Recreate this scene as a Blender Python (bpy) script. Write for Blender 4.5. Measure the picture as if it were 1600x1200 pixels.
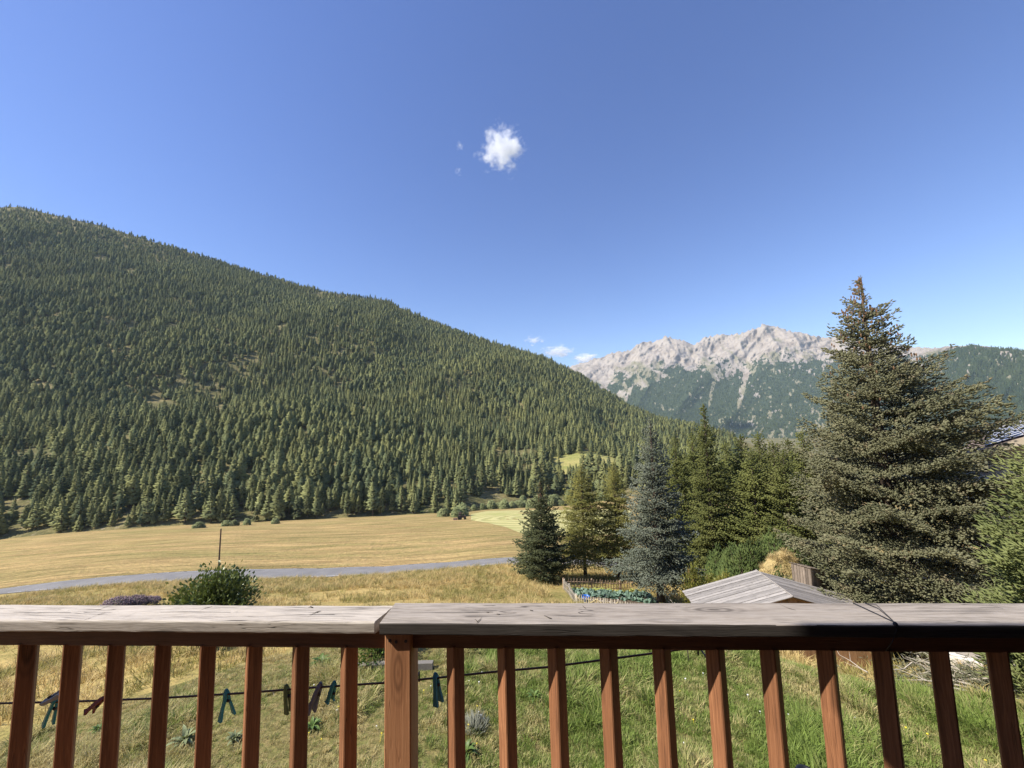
import bpy, math, random
import numpy as np
from mathutils import Vector, Matrix

rad = math.radians
scene = bpy.context.scene
for o in list(bpy.data.objects):
    bpy.data.objects.remove(o)

# ------------------------------------------------------------------ camera
F_PX = 595.0                  # focal length in pixels of a 1600 px wide frame
PITCH, ROLL = rad(5.72), rad(1.56)
CAM = np.array([0.0, 0.0, 5.0])
cF = np.array([0, math.cos(PITCH), math.sin(PITCH)])
cU0 = np.array([0, -math.sin(PITCH), math.cos(PITCH)])
cR0 = np.array([1.0, 0, 0])
cR = cR0 * math.cos(ROLL) - cU0 * math.sin(ROLL)
cU = cU0 * math.cos(ROLL) + cR0 * math.sin(ROLL)
cam_data = bpy.data.cameras.new('camera')
cam_data.sensor_fit = 'HORIZONTAL'
cam_data.sensor_width = 36.0
cam_data.lens = 36.0 * F_PX / 1600.0
cam_data.clip_start = 0.05
cam_data.clip_end = 40000
cam = bpy.data.objects.new('camera', cam_data)
scene.collection.objects.link(cam)
M = Matrix((( *cR, ), ( *cU, ), ( *(-cF), ))).transposed().to_4x4()
M.translation = Vector(CAM)
cam.matrix_world = M
scene.camera = cam

# ------------------------------------------------------------------ light
RAIL_YAW = rad(3.4)
SUN_ELEV = rad(47)
sun_h = rad(70.3)             # angle from straight behind the railing, towards its left end
rn = np.array([-math.sin(RAIL_YAW), -math.cos(RAIL_YAW)])
rl = np.array([-math.cos(RAIL_YAW), math.sin(RAIL_YAW)])
sh = math.cos(sun_h) * rn + math.sin(sun_h) * rl
SUN = Vector((sh[0] * math.cos(SUN_ELEV), sh[1] * math.cos(SUN_ELEV), math.sin(SUN_ELEV)))
sun_data = bpy.data.lights.new('sun', 'SUN')
sun_data.energy = 5.0
sun_data.angle = rad(0.53)
sun_data.color = (1.0, 0.93, 0.82)
sun = bpy.data.objects.new('sun', sun_data)
sun.rotation_euler = SUN.to_track_quat('Z', 'Y').to_euler()
sun.location = (-30, -10, 40)
scene.collection.objects.link(sun)

world = bpy.data.worlds.new('World')
scene.world = world
world.use_nodes = True
wt = world.node_tree
sky = wt.nodes.new('ShaderNodeTexSky')
sky.sky_type = 'NISHITA'
sky.sun_disc = False
sky.sun_elevation = SUN_ELEV
sky.sun_rotation = math.atan2(sh[0], sh[1])
sky.altitude = 1500
sky.air_density = 1.25
sky.dust_density = 0.7
sky.ozone_density = 3.0
bg = wt.nodes['Background']
bg.inputs[1].default_value = 0.120
hs = wt.nodes.new('ShaderNodeHueSaturation')      # the camera's vivid colour rendering of the sky
hs.inputs['Saturation'].default_value = 1.15
hs.inputs['Hue'].default_value = 0.517
wt.links.new(sky.outputs[0], hs.inputs['Color'])
wt.links.new(hs.outputs[0], bg.inputs[0])

vs = scene.view_settings
vs.view_transform = 'Standard'
vs.look = 'None'
vs.gamma = 1.0
vs.use_curve_mapping = False
vs.exposure = 0.66
cy = scene.cycles
cy.max_bounces = 6
cy.diffuse_bounces = 3
cy.glossy_bounces = 2
cy.transparent_max_bounces = 6
cy.volume_bounces = 6
cy.use_denoising = True
cy.sample_clamp_indirect = 6.0

# ------------------------------------------------------------------ pixel rays (1600 x 1200 frame) used to survey the place
def ray(x, y):
    d = cF + cR * (x - 800.0) / F_PX + cU * (600.0 - y) / F_PX
    return d
def at_R(x, y, R):
    """point on the pixel's ray at horizontal distance R"""
    d = ray(x, y)
    return CAM + d * (R / math.hypot(d[0], d[1]))
def at_z(x, y, z):
    d = ray(x, y)
    return CAM + d * ((z - CAM[2]) / d[2])
def project(P):
    P = np.atleast_2d(P) - CAM
    zc = P @ cF
    return 800 + F_PX * (P @ cR) / zc, 600 - F_PX * (P @ cU) / zc, zc

# ------------------------------------------------------------------ helpers
rng = np.random.default_rng(7)
COL = scene.collection

def tag(o, label=None, cat=None, group=None, kind=None):
    if label: o['label'] = label
    if cat: o['category'] = cat
    if group: o['group'] = group
    if kind: o['kind'] = kind
    return o

def empty(name, loc=(0, 0, 0), rz=0.0, label=None, cat=None, group=None):
    o = bpy.data.objects.new(name, None)
    o.empty_display_size = 0.2
    o.location = loc
    o.rotation_euler = (0, 0, rz)
    COL.objects.link(o)
    return tag(o, label, cat, group)

def mesh_np(name, V, Fc, mats=(), mi=None, smooth=False):
    """V (n,3); Fc (m,k) array of equal faces or list of tuples"""
    me = bpy.data.meshes.new(name)
    V = np.asarray(V, dtype=np.float32)
    if isinstance(Fc, np.ndarray):
        m, k = Fc.shape
        me.vertices.add(len(V)); me.vertices.foreach_set('co', V.ravel())
        me.loops.add(m * k); me.loops.foreach_set('vertex_index', Fc.astype(np.int32).ravel())
        me.polygons.add(m)
        me.polygons.foreach_set('loop_start', np.arange(0, m * k, k, dtype=np.int32))
        me.polygons.foreach_set('loop_total', np.full(m, k, dtype=np.int32))
        me.update(calc_edges=True)
    else:
        me.from_pydata(V.tolist(), [], [tuple(int(i) for i in f) for f in Fc])
    for mt in mats: me.materials.append(mt)
    if mi is not None: me.polygons.foreach_set('material_index', np.asarray(mi, dtype=np.int32))
    if smooth: me.polygons.foreach_set('use_smooth', np.ones(len(me.polygons), dtype=bool))
    me.validate(clean_customdata=False)
    me.update()
    return me

def link(name, me, parent=None, loc=None, rot=None, **kw):
    o = bpy.data.objects.new(name, me)
    COL.objects.link(o)
    if parent: o.parent = parent
    if loc is not None: o.location = loc
    if rot is not None: o.rotation_euler = rot
    return tag(o, **kw)

class MB:
    """collects simple solids for one mesh"""
    def __init__(s): s.v = []; s.f = []
    def add(s, V, Fc):
        b = len(s.v); s.v += [tuple(map(float, p)) for p in V]; s.f += [tuple(i + b for i in f) for f in Fc]; return s
    def box(s, c, d, R=None):
        x, y, z = (q / 2 for q in d)
        P = np.array([(-x,-y,-z),(x,-y,-z),(x,y,-z),(-x,y,-z),(-x,-y,z),(x,-y,z),(x,y,z),(-x,y,z)])
        if R is not None: P = P @ np.array(R).T
        return s.add(P + np.array(c), [(0,3,2,1),(4,5,6,7),(0,1,5,4),(1,2,6,5),(2,3,7,6),(3,0,4,7)])
    def tube(s, pts, r, n=6, cap=True):
        pts = [np.array(p, float) for p in pts]
        rs = r if hasattr(r, '__len__') else [r] * len(pts)
        V = []; k = len(pts)
        for i, p in enumerate(pts):
            t = pts[min(i+1, k-1)] - pts[max(i-1, 0)]
            t = t / (np.linalg.norm(t) + 1e-9)
            a = np.cross(t, (0, 0, 1.0)) if abs(t[2]) < .95 else np.cross(t, (1.0, 0, 0))
            a /= np.linalg.norm(a); b = np.cross(t, a)
            for j in range(n):
                w = 2 * math.pi * j / n
                V.append(p + rs[i] * (math.cos(w) * a + math.sin(w) * b))
        Fc = [(i*n+j, i*n+(j+1) % n, (i+1)*n+(j+1) % n, (i+1)*n+j) for i in range(k-1) for j in range(n)]
        if cap: Fc += [tuple(range(n))[::-1], tuple((k-1)*n + j for j in range(n))]
        return s.add(V, Fc)
    def lathe(s, prof, n=16, c=(0, 0, 0), cap=True):
        V = [(c[0]+r*math.cos(2*math.pi*j/n), c[1]+r*math.sin(2*math.pi*j/n), c[2]+z) for r, z in prof for j in range(n)]
        k = len(prof)
        Fc = [(i*n+j, i*n+(j+1) % n, (i+1)*n+(j+1) % n, (i+1)*n+j) for i in range(k-1) for j in range(n)]
        if cap: Fc += [tuple(range(n))[::-1], tuple((k-1)*n+j for j in range(n))]
        return s.add(V, Fc)
    def mesh(s, name, mats=(), smooth=False):
        return mesh_np(name, np.array(s.v), s.f, mats, smooth=smooth)
    def obj(s, name, mat, parent=None, smooth=False, **kw):
        return link(name, s.mesh(name, [mat] if mat else [], smooth), parent, **kw)

# lattice value noise
_tab = rng.random((256, 256))
def vnoise(x, y):
    xi = np.floor(x).astype(int); yi = np.floor(y).astype(int)
    u = x - xi; v = y - yi
    u = u*u*(3-2*u); v = v*v*(3-2*v)
    g = lambda a, b: _tab[a & 255, b & 255]
    return (g(xi,yi)*(1-u)+g(xi+1,yi)*u)*(1-v) + (g(xi,yi+1)*(1-u)+g(xi+1,yi+1)*u)*v
def fbm(x, y, o=4):
    s = 0; a = .5; t = 0
    for i in range(o):
        s = s + a*vnoise(x+17.3*i, y+9.1*i); t += a; a *= .5; x = x*2.03; y = y*2.03
    return s/t

# ------------------------------------------------------------------ materials
class NT:
    def __init__(s, m): s.t = m.node_tree; s.n = s.t.nodes; s.l = s.t.links
    def __call__(s, typ, out=0, **kw):
        nd = s.n.new('ShaderNode' + typ)
        ins = kw.pop('i', {})
        for k, v in kw.items(): setattr(nd, k, v)
        for k, v in ins.items(): s.put(nd.inputs[k], v)
        return nd.outputs[out]
    def put(s, sock, v):
        if isinstance(v, bpy.types.NodeSocket): s.l.new(v, sock)
        else:
            try: sock.default_value = v
            except Exception: sock.default_value = (*v, 1.0)
    def math(s, op, a, b=0.0, clamp=False): return s('Math', operation=op, use_clamp=clamp, i={0: a, 1: b})
    def noise(s, vec, scale, detail=3.0, rough=.55, dist=0.0):
        return s('TexNoise', i={'Vector': vec, 'Scale': scale, 'Detail': detail, 'Roughness': rough, 'Distortion': dist})
    def map(s, vec, scale=(1, 1, 1), loc=(0, 0, 0), rot=(0, 0, 0)):
        return s('Mapping', i={'Vector': vec, 'Scale': scale, 'Location': loc, 'Rotation': rot})
    def ramp(s, fac, stops, out=0):
        nd = s.n.new('ShaderNodeValToRGB'); s.l.new(fac, nd.inputs[0])
        e = nd.color_ramp.elements
        while len(e) < len(stops): e.new(.5)
        for el, (p, c) in zip(e, stops):
            el.position = p; el.color = (c, c, c, 1) if not hasattr(c, '__len__') else (*c, 1)
        return nd.outputs[out]
    def mix(s, fac, a, b, mode='MIX'):
        nd = s.n.new('ShaderNodeMix'); nd.data_type = 'RGBA'; nd.blend_type = mode
        s.put(nd.inputs[0], fac); s.put(nd.inputs[6], a); s.put(nd.inputs[7], b)
        return nd.outputs[2]
    def step(s, v, lo, hi):
        return s('MapRange', interpolation_type='SMOOTHSTEP', i={0: v, 1: lo, 2: hi, 3: 0.0, 4: 1.0})

def material(name, rough=.8, spec=.3):
    m = bpy.data.materials.new(name); m.use_nodes = True
    b = m.node_tree.nodes['Principled BSDF']
    b.inputs['Roughness'].default_value = rough
    b.inputs['Specular IOR Level'].default_value = spec
    return m, NT(m), b

def bump(t, b, h, strength=.4, dist=.01):
    t.l.new(t('Bump', i={'Strength': strength, 'Distance': dist, 'Height': h}), b.inputs['Normal'])

def plain(name, col, rough=.6, spec=.4, var=.12, scale=8.0, metal=0.0):
    m, t, b = material(name, rough, spec)
    co = t('TexCoord', 3)
    n = t.noise(co, scale, 4)
    t.put(b.inputs['Base Color'], t.mix(n, tuple(c*(1-var) for c in col), tuple(min(1, c*(1+var)) for c in col)))
    b.inputs['Metallic'].default_value = metal
    bump(t, b, n, .15, .01)
    return m

def wood(name, cols, axis=0, grain=45., long=1.2, rough=.8, knots=True, crack=.5, bumpd=.004, varobj=.18, spec=.25):
    """boards along the given local axis; cols: dark, mid, light"""
    m, t, b = material(name, rough, spec)
    co = t('TexCoord', 3)
    rnd = t('ObjectInfo', 5)
    off = t('CombineXYZ', i={0: t.math('MULTIPLY', rnd, 37.0), 1: t.math('MULTIPLY', rnd, 13.0), 2: t.math('MULTIPLY', rnd, 71.0)})
    co = t('VectorMath', operation='ADD', i={0: co, 1: off})
    sc = [1.0, 1.0, 1.0]; sc[axis] = long*4.0/grain
    wob = t.noise(t.map(co, tuple(2.2 if k == axis else 6.0 for k in range(3))), 1.0, 2)
    wobv = t('CombineXYZ', i={k: (0.0 if k == axis else t.math('MULTIPLY', wob, .035)) for k in range(3)})
    co2 = t('VectorMath', operation='ADD', i={0: co, 1: wobv})
    if knots:
        ks = tuple(2.3 if k == axis else 9.0 for k in range(3))
        vor = t('TexVoronoi', i={'Vector': t.map(co, ks), 'Scale': 1.0, 'Randomness': 1.0})
        kn = t('MapRange', interpolation_type='SMOOTHSTEP', i={0: vor, 1: .05, 2: .30, 3: 1.0, 4: 0.0})
    g1 = t.noise(t.map(co2, tuple(s*grain for s in sc)), 1.0, 4, .6)
    g2 = t.noise(t.map(co2, tuple(s*grain*3.2 for s in sc)), 1.0, 2, .6)
    g3 = t.noise(t.map(co2, tuple((1.3 if k == axis else grain*.22) for k in range(3))), 1.0, 3, .6)
    g = t.math('ADD', t.math('ADD', t.math('MULTIPLY', g1, .42), t.math('MULTIPLY', g2, .28)), t.math('MULTIPLY', g3, .30))
    big = t.noise(co, 2.5, 3)
    col = t.ramp(g, [(.33, cols[0]), (.5, cols[1]), (.66, cols[2])])
    col = t.mix(t.math('MULTIPLY', t.step(big, .35, .7), .35), col, cols[1])
    h = g
    if knots:
        ring = t.math('SINE', t.math('MULTIPLY', vor, 70.0))
        dk = tuple(c*.45 for c in cols[0])
        col = t.mix(t.math('MULTIPLY', kn, t.math('ADD', .45, t.math('MULTIPLY', ring, .3))), col, dk)
    if crack > 0:
        cr = t.noise(t.map(co2, tuple((sc[k]*grain*.55 if k != axis else .9) for k in range(3))), 1.0, 1, .4)
        crk = t('MapRange', interpolation_type='SMOOTHSTEP', i={0: t.math('ABSOLUTE', t.math('SUBTRACT', cr, .5)), 1: .003, 2: .014, 3: 1.0, 4: 0.0})
        crk = t.math('MULTIPLY', crk, t.step(t.noise(co, 5.0, 2), .48, .62))
        col = t.mix(t.math('MULTIPLY', crk, crack), col, tuple(c*.12 for c in cols[0]))
        h = t.math('SUBTRACT', h, t.math('MULTIPLY', crk, 1.2))
    br = t('MapRange', i={0: rnd, 1: 0.0, 2: 1.0, 3: 1-varobj, 4: 1+varobj})
    col = t.mix(1.0, col, t('CombineXYZ', i={0: br, 1: br, 2: br}), 'MULTIPLY')
    t.put(b.inputs['Base Color'], col)
    bump(t, b, h, .7, bumpd)
    return m

def foliage(name, cols, varr=.35, nscale=.6, trans=.25, rough=.65, spec=.2, dead=None, hue=None):
    """cols: dark, light; per-object and positional variation"""
    m, t, b = material(name, rough, spec)
    pos = t('NewGeometry', 0)
    n1 = t.noise(pos, nscale, 3)
    n2 = t.noise(pos, nscale*9, 2)
    f = t.math('ADD', t.math('MULTIPLY', n1, .6), t.math('MULTIPLY', n2, .4))
    col = t.ramp(f, [(.36, cols[0]), (.64, cols[1])])
    rnd = t('ObjectInfo', 5)
    br = t('MapRange', i={0: rnd, 1: 0.0, 2: 1.0, 3: 1-varr, 4: 1+varr})
    col = t.mix(1.0, col, t('CombineXYZ', i={0: br, 1: br, 2: t.math('MULTIPLY', br, .96)}), 'MULTIPLY')
    if hue is not None:
        r2 = t.math('FRACT', t.math('MULTIPLY', rnd, 17.31))
        col = t.mix(t.math('MULTIPLY', t.step(r2, .55, 1.0), .75), col, hue[0])
        col = t.mix(t.math('MULTIPLY', t.step(r2, .30, 0.0), .75), col, hue[1])
    if dead is not None:
        col = t.mix(t.math('MULTIPLY', t.step(t.noise(pos, nscale*2.3, 3), .55, .72), .8), col, dead)
    t.put(b.inputs['Base Color'], col)
    if trans > 0:
        tr = t('BsdfTranslucent', i={'Color': t.mix(1.0, col, (1.0, 1.0, .55), 'MULTIPLY')})
        ms = t('MixShader', i={0: trans, 1: b.outputs[0], 2: tr})
        t.l.new(ms, t.n['Material Output'].inputs[0])
    return m

def scatter(name, P, rot, scl, idx, protos, **kw):
    """uncountable growth: one object, points carrying instances of a few meshes"""
    me = bpy.data.meshes.new(name)
    n = len(P)
    me.vertices.add(n); me.vertices.foreach_set('co', np.asarray(P, np.float32).ravel())
    a = me.attributes.new('rot', 'FLOAT_VECTOR', 'POINT'); a.data.foreach_set('vector', np.asarray(rot, np.float32).ravel())
    a = me.attributes.new('scl', 'FLOAT', 'POINT'); a.data.foreach_set('value', np.asarray(scl, np.float32))
    a = me.attributes.new('idx', 'INT', 'POINT'); a.data.foreach_set('value', np.asarray(idx, np.int32))
    o = link(name, me, **kw)
    c = bpy.data.collections.new(name + '_kinds')
    for k, pm in enumerate(protos):
        po = bpy.data.objects.new('%s_kind_%02d' % (name, k), pm); c.objects.link(po)
    g = bpy.data.node_groups.new(name + '_nodes', 'GeometryNodeTree')
    g.interface.new_socket('Geometry', in_out='INPUT', socket_type='NodeSocketGeometry')
    g.interface.new_socket('Geometry', in_out='OUTPUT', socket_type='NodeSocketGeometry')
    N = g.nodes; L = g.links
    gi = N.new('NodeGroupInput'); go = N.new('NodeGroupOutput')
    ci = N.new('GeometryNodeCollectionInfo')
    ci.inputs['Collection'].default_value = c
    ci.inputs['Separate Children'].default_value = True
    ci.inputs['Reset Children'].default_value = True
    ip = N.new('GeometryNodeInstanceOnPoints')
    ip.inputs['Pick Instance'].default_value = True
    def na(nm, dt):
        q = N.new('GeometryNodeInputNamedAttribute'); q.data_type = dt; q.inputs['Name'].default_value = nm
        return q.outputs['Attribute']
    e2r = N.new('FunctionNodeEulerToRotation')
    L.new(na('rot', 'FLOAT_VECTOR'), e2r.inputs[0])
    L.new(gi.outputs[0], ip.inputs['Points']); L.new(ci.outputs[0], ip.inputs['Instance'])
    L.new(na('idx', 'INT'), ip.inputs['Instance Index'])
    L.new(e2r.outputs[0], ip.inputs['Rotation'])
    L.new(na('scl', 'FLOAT'), ip.inputs['Scale'])
    L.new(ip.outputs[0], go.inputs[0])
    md = o.modifiers.new('growth', 'NODES'); md.node_group = g
    return o
# ================================================================== terrain
def contour(px, ext_l=(), ext_r=()):
    """surveyed points (x, y, R) in view plus (azimuth deg, R, z) outside; returns az, R, z sorted"""
    A = [(math.degrees(math.atan2(p[0], p[1])), math.hypot(p[0], p[1]), p[2]) for p in (at_R(*q) for q in px)]
    A = sorted(list(ext_l) + A + list(ext_r))
    a = np.array(A)
    a = np.vstack([a[-1] - [360, 0, 0], a, a[0] + [360, 0, 0]])
    return a
BACK = 1.0
C = []
C.append(contour([], [(-180, .4, 0), (0, .4, 0), (180, .4, 0)]))
C.append(contour([], [(-180, 6, 0.4), (-60, 6, 0), (0, 6, 0), (60, 6, 0.0), (120, 6, .3)]))
C.append(contour([], [(-180, 14, 1.5), (-100, 13, .4), (-60, 12, -.35), (-10, 11.3, -.45), (8, 11.0, -.5), (25, 10.6, -.6), (45, 10.8, -.5), (58, 13, -.1), (70, 14, 0.2), (110, 14, 1.0)]))
C.append(contour([], [(-180, 30, 4), (-100, 28, -1), (-60, 26, -3.6), (-40, 26, -4.7), (-25, 24.5, -5.2), (-10, 23.5, -5.4), (0, 23, -5.45), (12, 23, -5.5), (22, 22, -5.3), (30, 19.5, -4.7), (40, 19.5, -4.4), (48, 22, -4.2), (55, 24, -3.2), (75, 26, -1.5), (110, 28, 2)]))
near_r = [(30, 46, -12.2), (38, 44, -10), (48, 43, -7), (58, 43, -5), (75, 44, -3), (120, 46, 3), (180, 60, 9)]
far_r = [(30, 51, -13.0), (38, 49.4, -10.8), (48, 48.6, -7.6), (58, 48.4, -5.6), (75, 50, -3.2), (120, 52, 3.2), (180, 70, 10.5)]
C.append(contour([(0, 929, 84), (100, 921, 77), (200, 913, 71), (300, 908.5, 66), (415, 905.5, 60.5), (500, 903.5, 57), (600, 899, 53.8), (700, 890.5, 51.3), (790, 882, 49.6)], [(-100, 130, -16), (-75, 112, -17)], near_r))
C.append(contour([(0, 920, 91), (100, 907.5, 84.5), (200, 898.5, 78), (300, 892, 73), (415, 889, 67.5), (500, 888, 63.5), (600, 885, 59.5), (700, 878.5, 57), (790, 871, 55)], [(-100, 137, -16.3), (-75, 119, -17.4)], far_r))
C.append(contour([(0, 843, 300), (100, 833, 280), (200, 826, 262), (400, 816, 238), (500, 811, 230), (600, 806, 226), (720, 801, 224), (760, 796, 240), (820, 793, 250), (900, 790, 255), (980, 775, 258)], [(-100, 330, -50), (-70, 320, -50)], [(24, 250, -45), (32, 240, -38), (45, 230, -32), (60, 230, -22), (90, 240, 0), (140, 250, 30), (179, 260, 40)]))
C.append(contour([(0, 600, 760), (150, 600, 720), (300, 602, 660), (450, 606, 620), (600, 615, 585), (700, 640, 540), (800, 668, 500), (880, 700, 430), (960, 702, 420), (1030, 690, 450), (1140, 684, 470)], [(-100, 800, 60), (-70, 800, 60)], [(33.5, 500, -46), (50, 500, -46), (60, 500, -36), (75, 500, 0), (120, 500, 60), (179, 500, 90)]))
# crest of the wooded spur
CREST = [(-120, 355, 2250), (0, 324, 1850), (30, 323, 1800), (100, 340, 1740), (160, 353, 1680), (200, 366, 1640), (300, 396, 1520), (400, 427, 1400), (500, 455, 1300), (560, 465, 1230), (600, 469, 1190), (640, 488, 1160), (700, 513, 1120), (760, 534, 1090), (800, 544, 1070), (850, 560, 1050), (900, 584, 1030), (940, 609, 1010), (980, 634, 990), (1030, 656, 960), (1080, 669, 930), (1140, 697, 900)]
C.append(contour(CREST, [(-100, 2300, 620)], [(38, 900, -78), (50, 900, -78), (70, 900, -40), (120, 900, 90), (179, 900, 140)]))
C.append(contour([], [(-180, 1800, 250), (-100, 3000, 300), (-60, 2600, 350), (-45, 2600, 330), (-20, 2000, 160), (0, 1900, 60), (10, 1900, -40), (22, 1900, -120), (40, 1900, -128), (58, 1900, -120), (75, 1900, -60), (120, 1900, 150)]))
C.append(contour([], [(-180, 5600, 300), (-100, 5600, 250), (-60, 5600, 150), (0, 5600, -60), (22, 5600, -128), (30, 5600, -128), (58, 5600, -128), (75, 5600, -60), (120, 5600, 200)]))

def smooth_interp(az, a, j):
    return np.interp(az, a[:, 0], a[:, j])
def profile(az):
    az = np.asarray(az, float)
    return (np.array([smooth_interp(az, c, 1) for c in C]), np.array([smooth_interp(az, c, 2) for c in C]))
def relief(x, y, R, t):
    """gullies and rises on top of the surveyed profile; t = contour coordinate"""
    up = np.clip(t-6.15, 0, 1.0)*np.clip((8.0-t)/.5, 0, 1)
    g = (fbm(x/190.+3, y/420.+8, 4)-.5)*95*up + (fbm(x/60.+31, y/60.+2, 3)-.5)*9*up
    fld = np.clip((t-5.1)*4, 0, 1)*np.clip((6.05-t)*4, 0, 1)
    g = g + (fbm(x/45.+5, y/30.+1, 3)-.5)*2.2*fld
    slope = np.clip((t-1.6)*2, 0, 1)*np.clip((3.9-t)*4, 0, 1)
    g = g + (fbm(x/7.+50, y/5.+11, 3)-.5)*.55*slope
    lawn = np.clip((2.0-t)*4, 0, 1)
    return g + (fbm(x/1.6+5, y/1.6+70, 3)-.5)*.16*lawn
def tcoord(az, R):
    Rk, zk = profile(az)
    t = np.zeros_like(R, dtype=float); z = zk[0].copy() if np.ndim(R) else zk[0]
    t = np.zeros(np.shape(R)); z = np.array(zk[0], float)*np.ones(np.shape(R))
    for k in range(len(C)-1):
        m = (R >= Rk[k])
        u = np.clip((R-Rk[k])/(Rk[k+1]-Rk[k]), 0, 1)
        t = np.where(m, k+u, t); z = np.where(m, zk[k]+u*(zk[k+1]-zk[k]), z)
    return t, z
def ground(x, y):
    x = np.asarray(x, float); y = np.asarray(y, float)
    R = np.hypot(x, y); az = np.degrees(np.arctan2(x, y))
    t, z = tcoord(az, R)
    return z + relief(x, y, R, t)
def gz(x, y): return float(ground(np.array([x]), np.array([y]))[0])
def on_ground(px, R):
    """ground point on azimuth of image column px (near the horizon line) at distance R"""
    d = ray(px, 700)
    a = math.atan2(d[0], d[1]); x, y = R*math.sin(a), R*math.cos(a)
    return np.array([x, y, gz(x, y)])
def ground_px(px, py, r0=4.0, r1=2500.0):
    """where the pixel's ray meets the ground"""
    d = ray(px, py); h = math.hypot(d[0], d[1])
    Rs = np.geomspace(r0, r1, 1500)
    P = CAM[:, None] + d[:, None]*(Rs/h)
    g = ground(P[0], P[1])
    k = np.argmax(P[2] < g)
    return np.array([P[0, k], P[1, k], g[k]])

AZ = np.concatenate([np.arange(-180, -72, 6), np.arange(-72, 72, .5), np.arange(72, 180, 6)])
def sheet(name, k0, k1, sub, mat, label, dz=0.0, az=AZ, close=True, skirt=None):
    ts = np.concatenate([[k + np.arange(n)/n for k, n in zip(range(k0, k1), sub)][i] for i in range(k1-k0)] + [np.array([float(k1)])])
    Rk, zk = profile(az)
    V = []
    for t in ts:
        k = min(int(t), len(C)-2); u = t-k
        R = Rk[k]*(Rk[k+1]/Rk[k])**u if k in (0, 7, 8, 9) else Rk[k]+u*(Rk[k+1]-Rk[k])
        x = R*np.sin(np.radians(az)); y = R*np.cos(np.radians(az))
        u2 = (R-Rk[k])/(Rk[k+1]-Rk[k])
        z = zk[k]+u2*(zk[k+1]-zk[k]) + relief(x, y, R, k+u2) + dz
        V.append(np.stack([x, y, z], 1))
    n = len(az); m = len(ts)
    V = np.concatenate(V)
    i, j = np.meshgrid(np.arange(m-1), np.arange(n if close else n-1), indexing='ij')
    j2 = (j+1) % n
    Fc = np.stack([i*n+j, i*n+j2, (i+1)*n+j2, (i+1)*n+j], -1).reshape(-1, 4)[:, ::-1]
    me = mesh_np(name, V, np.ascontiguousarray(Fc), [mat], smooth=True)
    o = link(name, me)
    tag(o, label, None, None, 'structure')
    return o

# ---- ground materials
def grass_ground(name, dry, green, sc, bump_d, streak=(.03, .12, .1), bare=None, patchy=False):
    m, t, b = material(name, .95, .1)
    pos = t('NewGeometry', 0)
    st = t.noise(t.map(pos, streak, rot=(0, 0, .12)), 1.0, 5, .62)
    fine = t.noise(pos, sc, 4, .65)
    fib = t.noise(t.map(pos, (sc*.8, sc*2.2, sc)), 1.0, 3, .7)
    f = t.math('ADD', t.math('MULTIPLY', st, .62), t.math('MULTIPLY', fine, .38))
    col = t.ramp(f, [(.36, green), (.47, tuple((g*.5+d*.5) for g, d in zip(green, dry))), (.56, dry), (.70, tuple(min(1, d*1.25) for d in dry))])
    col = t.mix(.5, col, t.ramp(fib, [(.3, .35), (.7, 1.0)]), 'MULTIPLY')
    if patchy:
        big = t.noise(t.map(pos, (.012, .03, .03), rot=(0, 0, .2)), 1.0, 5, .6)
        st2 = t.noise(t.map(pos, (.10, .75, .3), rot=(0, 0, .1)), 1.0, 4, .65)
        col = t.mix(t.math('MULTIPLY', t.step(big, .46, .62), .5), col, tuple(g*.85+d*.1 for g, d in zip(green, dry)))
        col = t.mix(t.math('MULTIPLY', t.step(t.noise(t.map(pos, (.02, .05, .05), loc=(40, 7, 0)), 1.0, 4, .6), .55, .7), .5), col, (.47, .30, .135))
        col = t.mix(.7, col, t.ramp(st2, [(.34, .42), (.6, 1.05)]), 'MULTIPLY')
        col = t.mix(t.math('MULTIPLY', t.step(t.noise(t.map(pos, (.35, .8, .5)), 1.0, 3, .7), .60, .72), .6), col, tuple(g*.8 for g in green))
    if bare: col = t.mix(t.step(t.noise(pos, .35, 3), .6, .72), col, bare)
    t.put(b.inputs['Base Color'], col)
    bump(t, b, t.math('ADD', fib, fine), .9, bump_d)
    return m
M_lawn = grass_ground('lawn_soil', (.30, .235, .10), (.12, .15, .035), 9.0, .05, (.25, .3, .3))
M_slope = grass_ground('slope_grass', (.54, .40, .155), (.25, .235, .07), 3.0, .12, (.06, .22, .1))
M_field = grass_ground('field_grass', (.60, .42, .185), (.33, .29, .105), 1.3, .35, (.028, .17, .1), patchy=True)
M_forest = grass_ground('forest_floor', (.26, .22, .10), (.07, .085, .03), .25, 1.2, (.02, .02, .02), bare=(.30, .25, .17))

m, t, b = material('asphalt', .85, .3)
pos = t('NewGeometry', 0)
n1 = t.noise(pos, .5, 4); n2 = t.noise(pos, 14, 2)
col = t.ramp(n1, [(.35, (.165, .158, .153)), (.65, (.225, .215, .207))])
t.put(b.inputs['Base Color'], t.mix(.25, col, t.ramp(n2, [(.3, .1), (.7, .4)])))
bump(t, b, n2, .3, .02)
M_asphalt = m
M_white = plain('white_paint', (.72, .72, .69), .7, .3, .15, 3)

sheet('lawn_ground', 0, 2, (10, 24), M_lawn, 'mown garden lawn below the balcony, dry on one side and green on the other')
sheet('meadow_slope', 2, 4, (26, 40), M_slope, 'dry grassy slope falling from the lawn to the road')
sheet('road_bed', 4, 5, (4,), M_slope, 'grass verge under the road edges', dz=-.05)
sheet('field', 5, 6, (90,), M_field, 'wide golden dry hay field between road and forest')
sheet('hillside', 6, 8, (60, 90), M_forest, 'steep mountainside under the conifer forest')
sheet('valley_ground', 8, 10, (14, 14), M_forest, 'land beyond the wooded crest')

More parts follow.
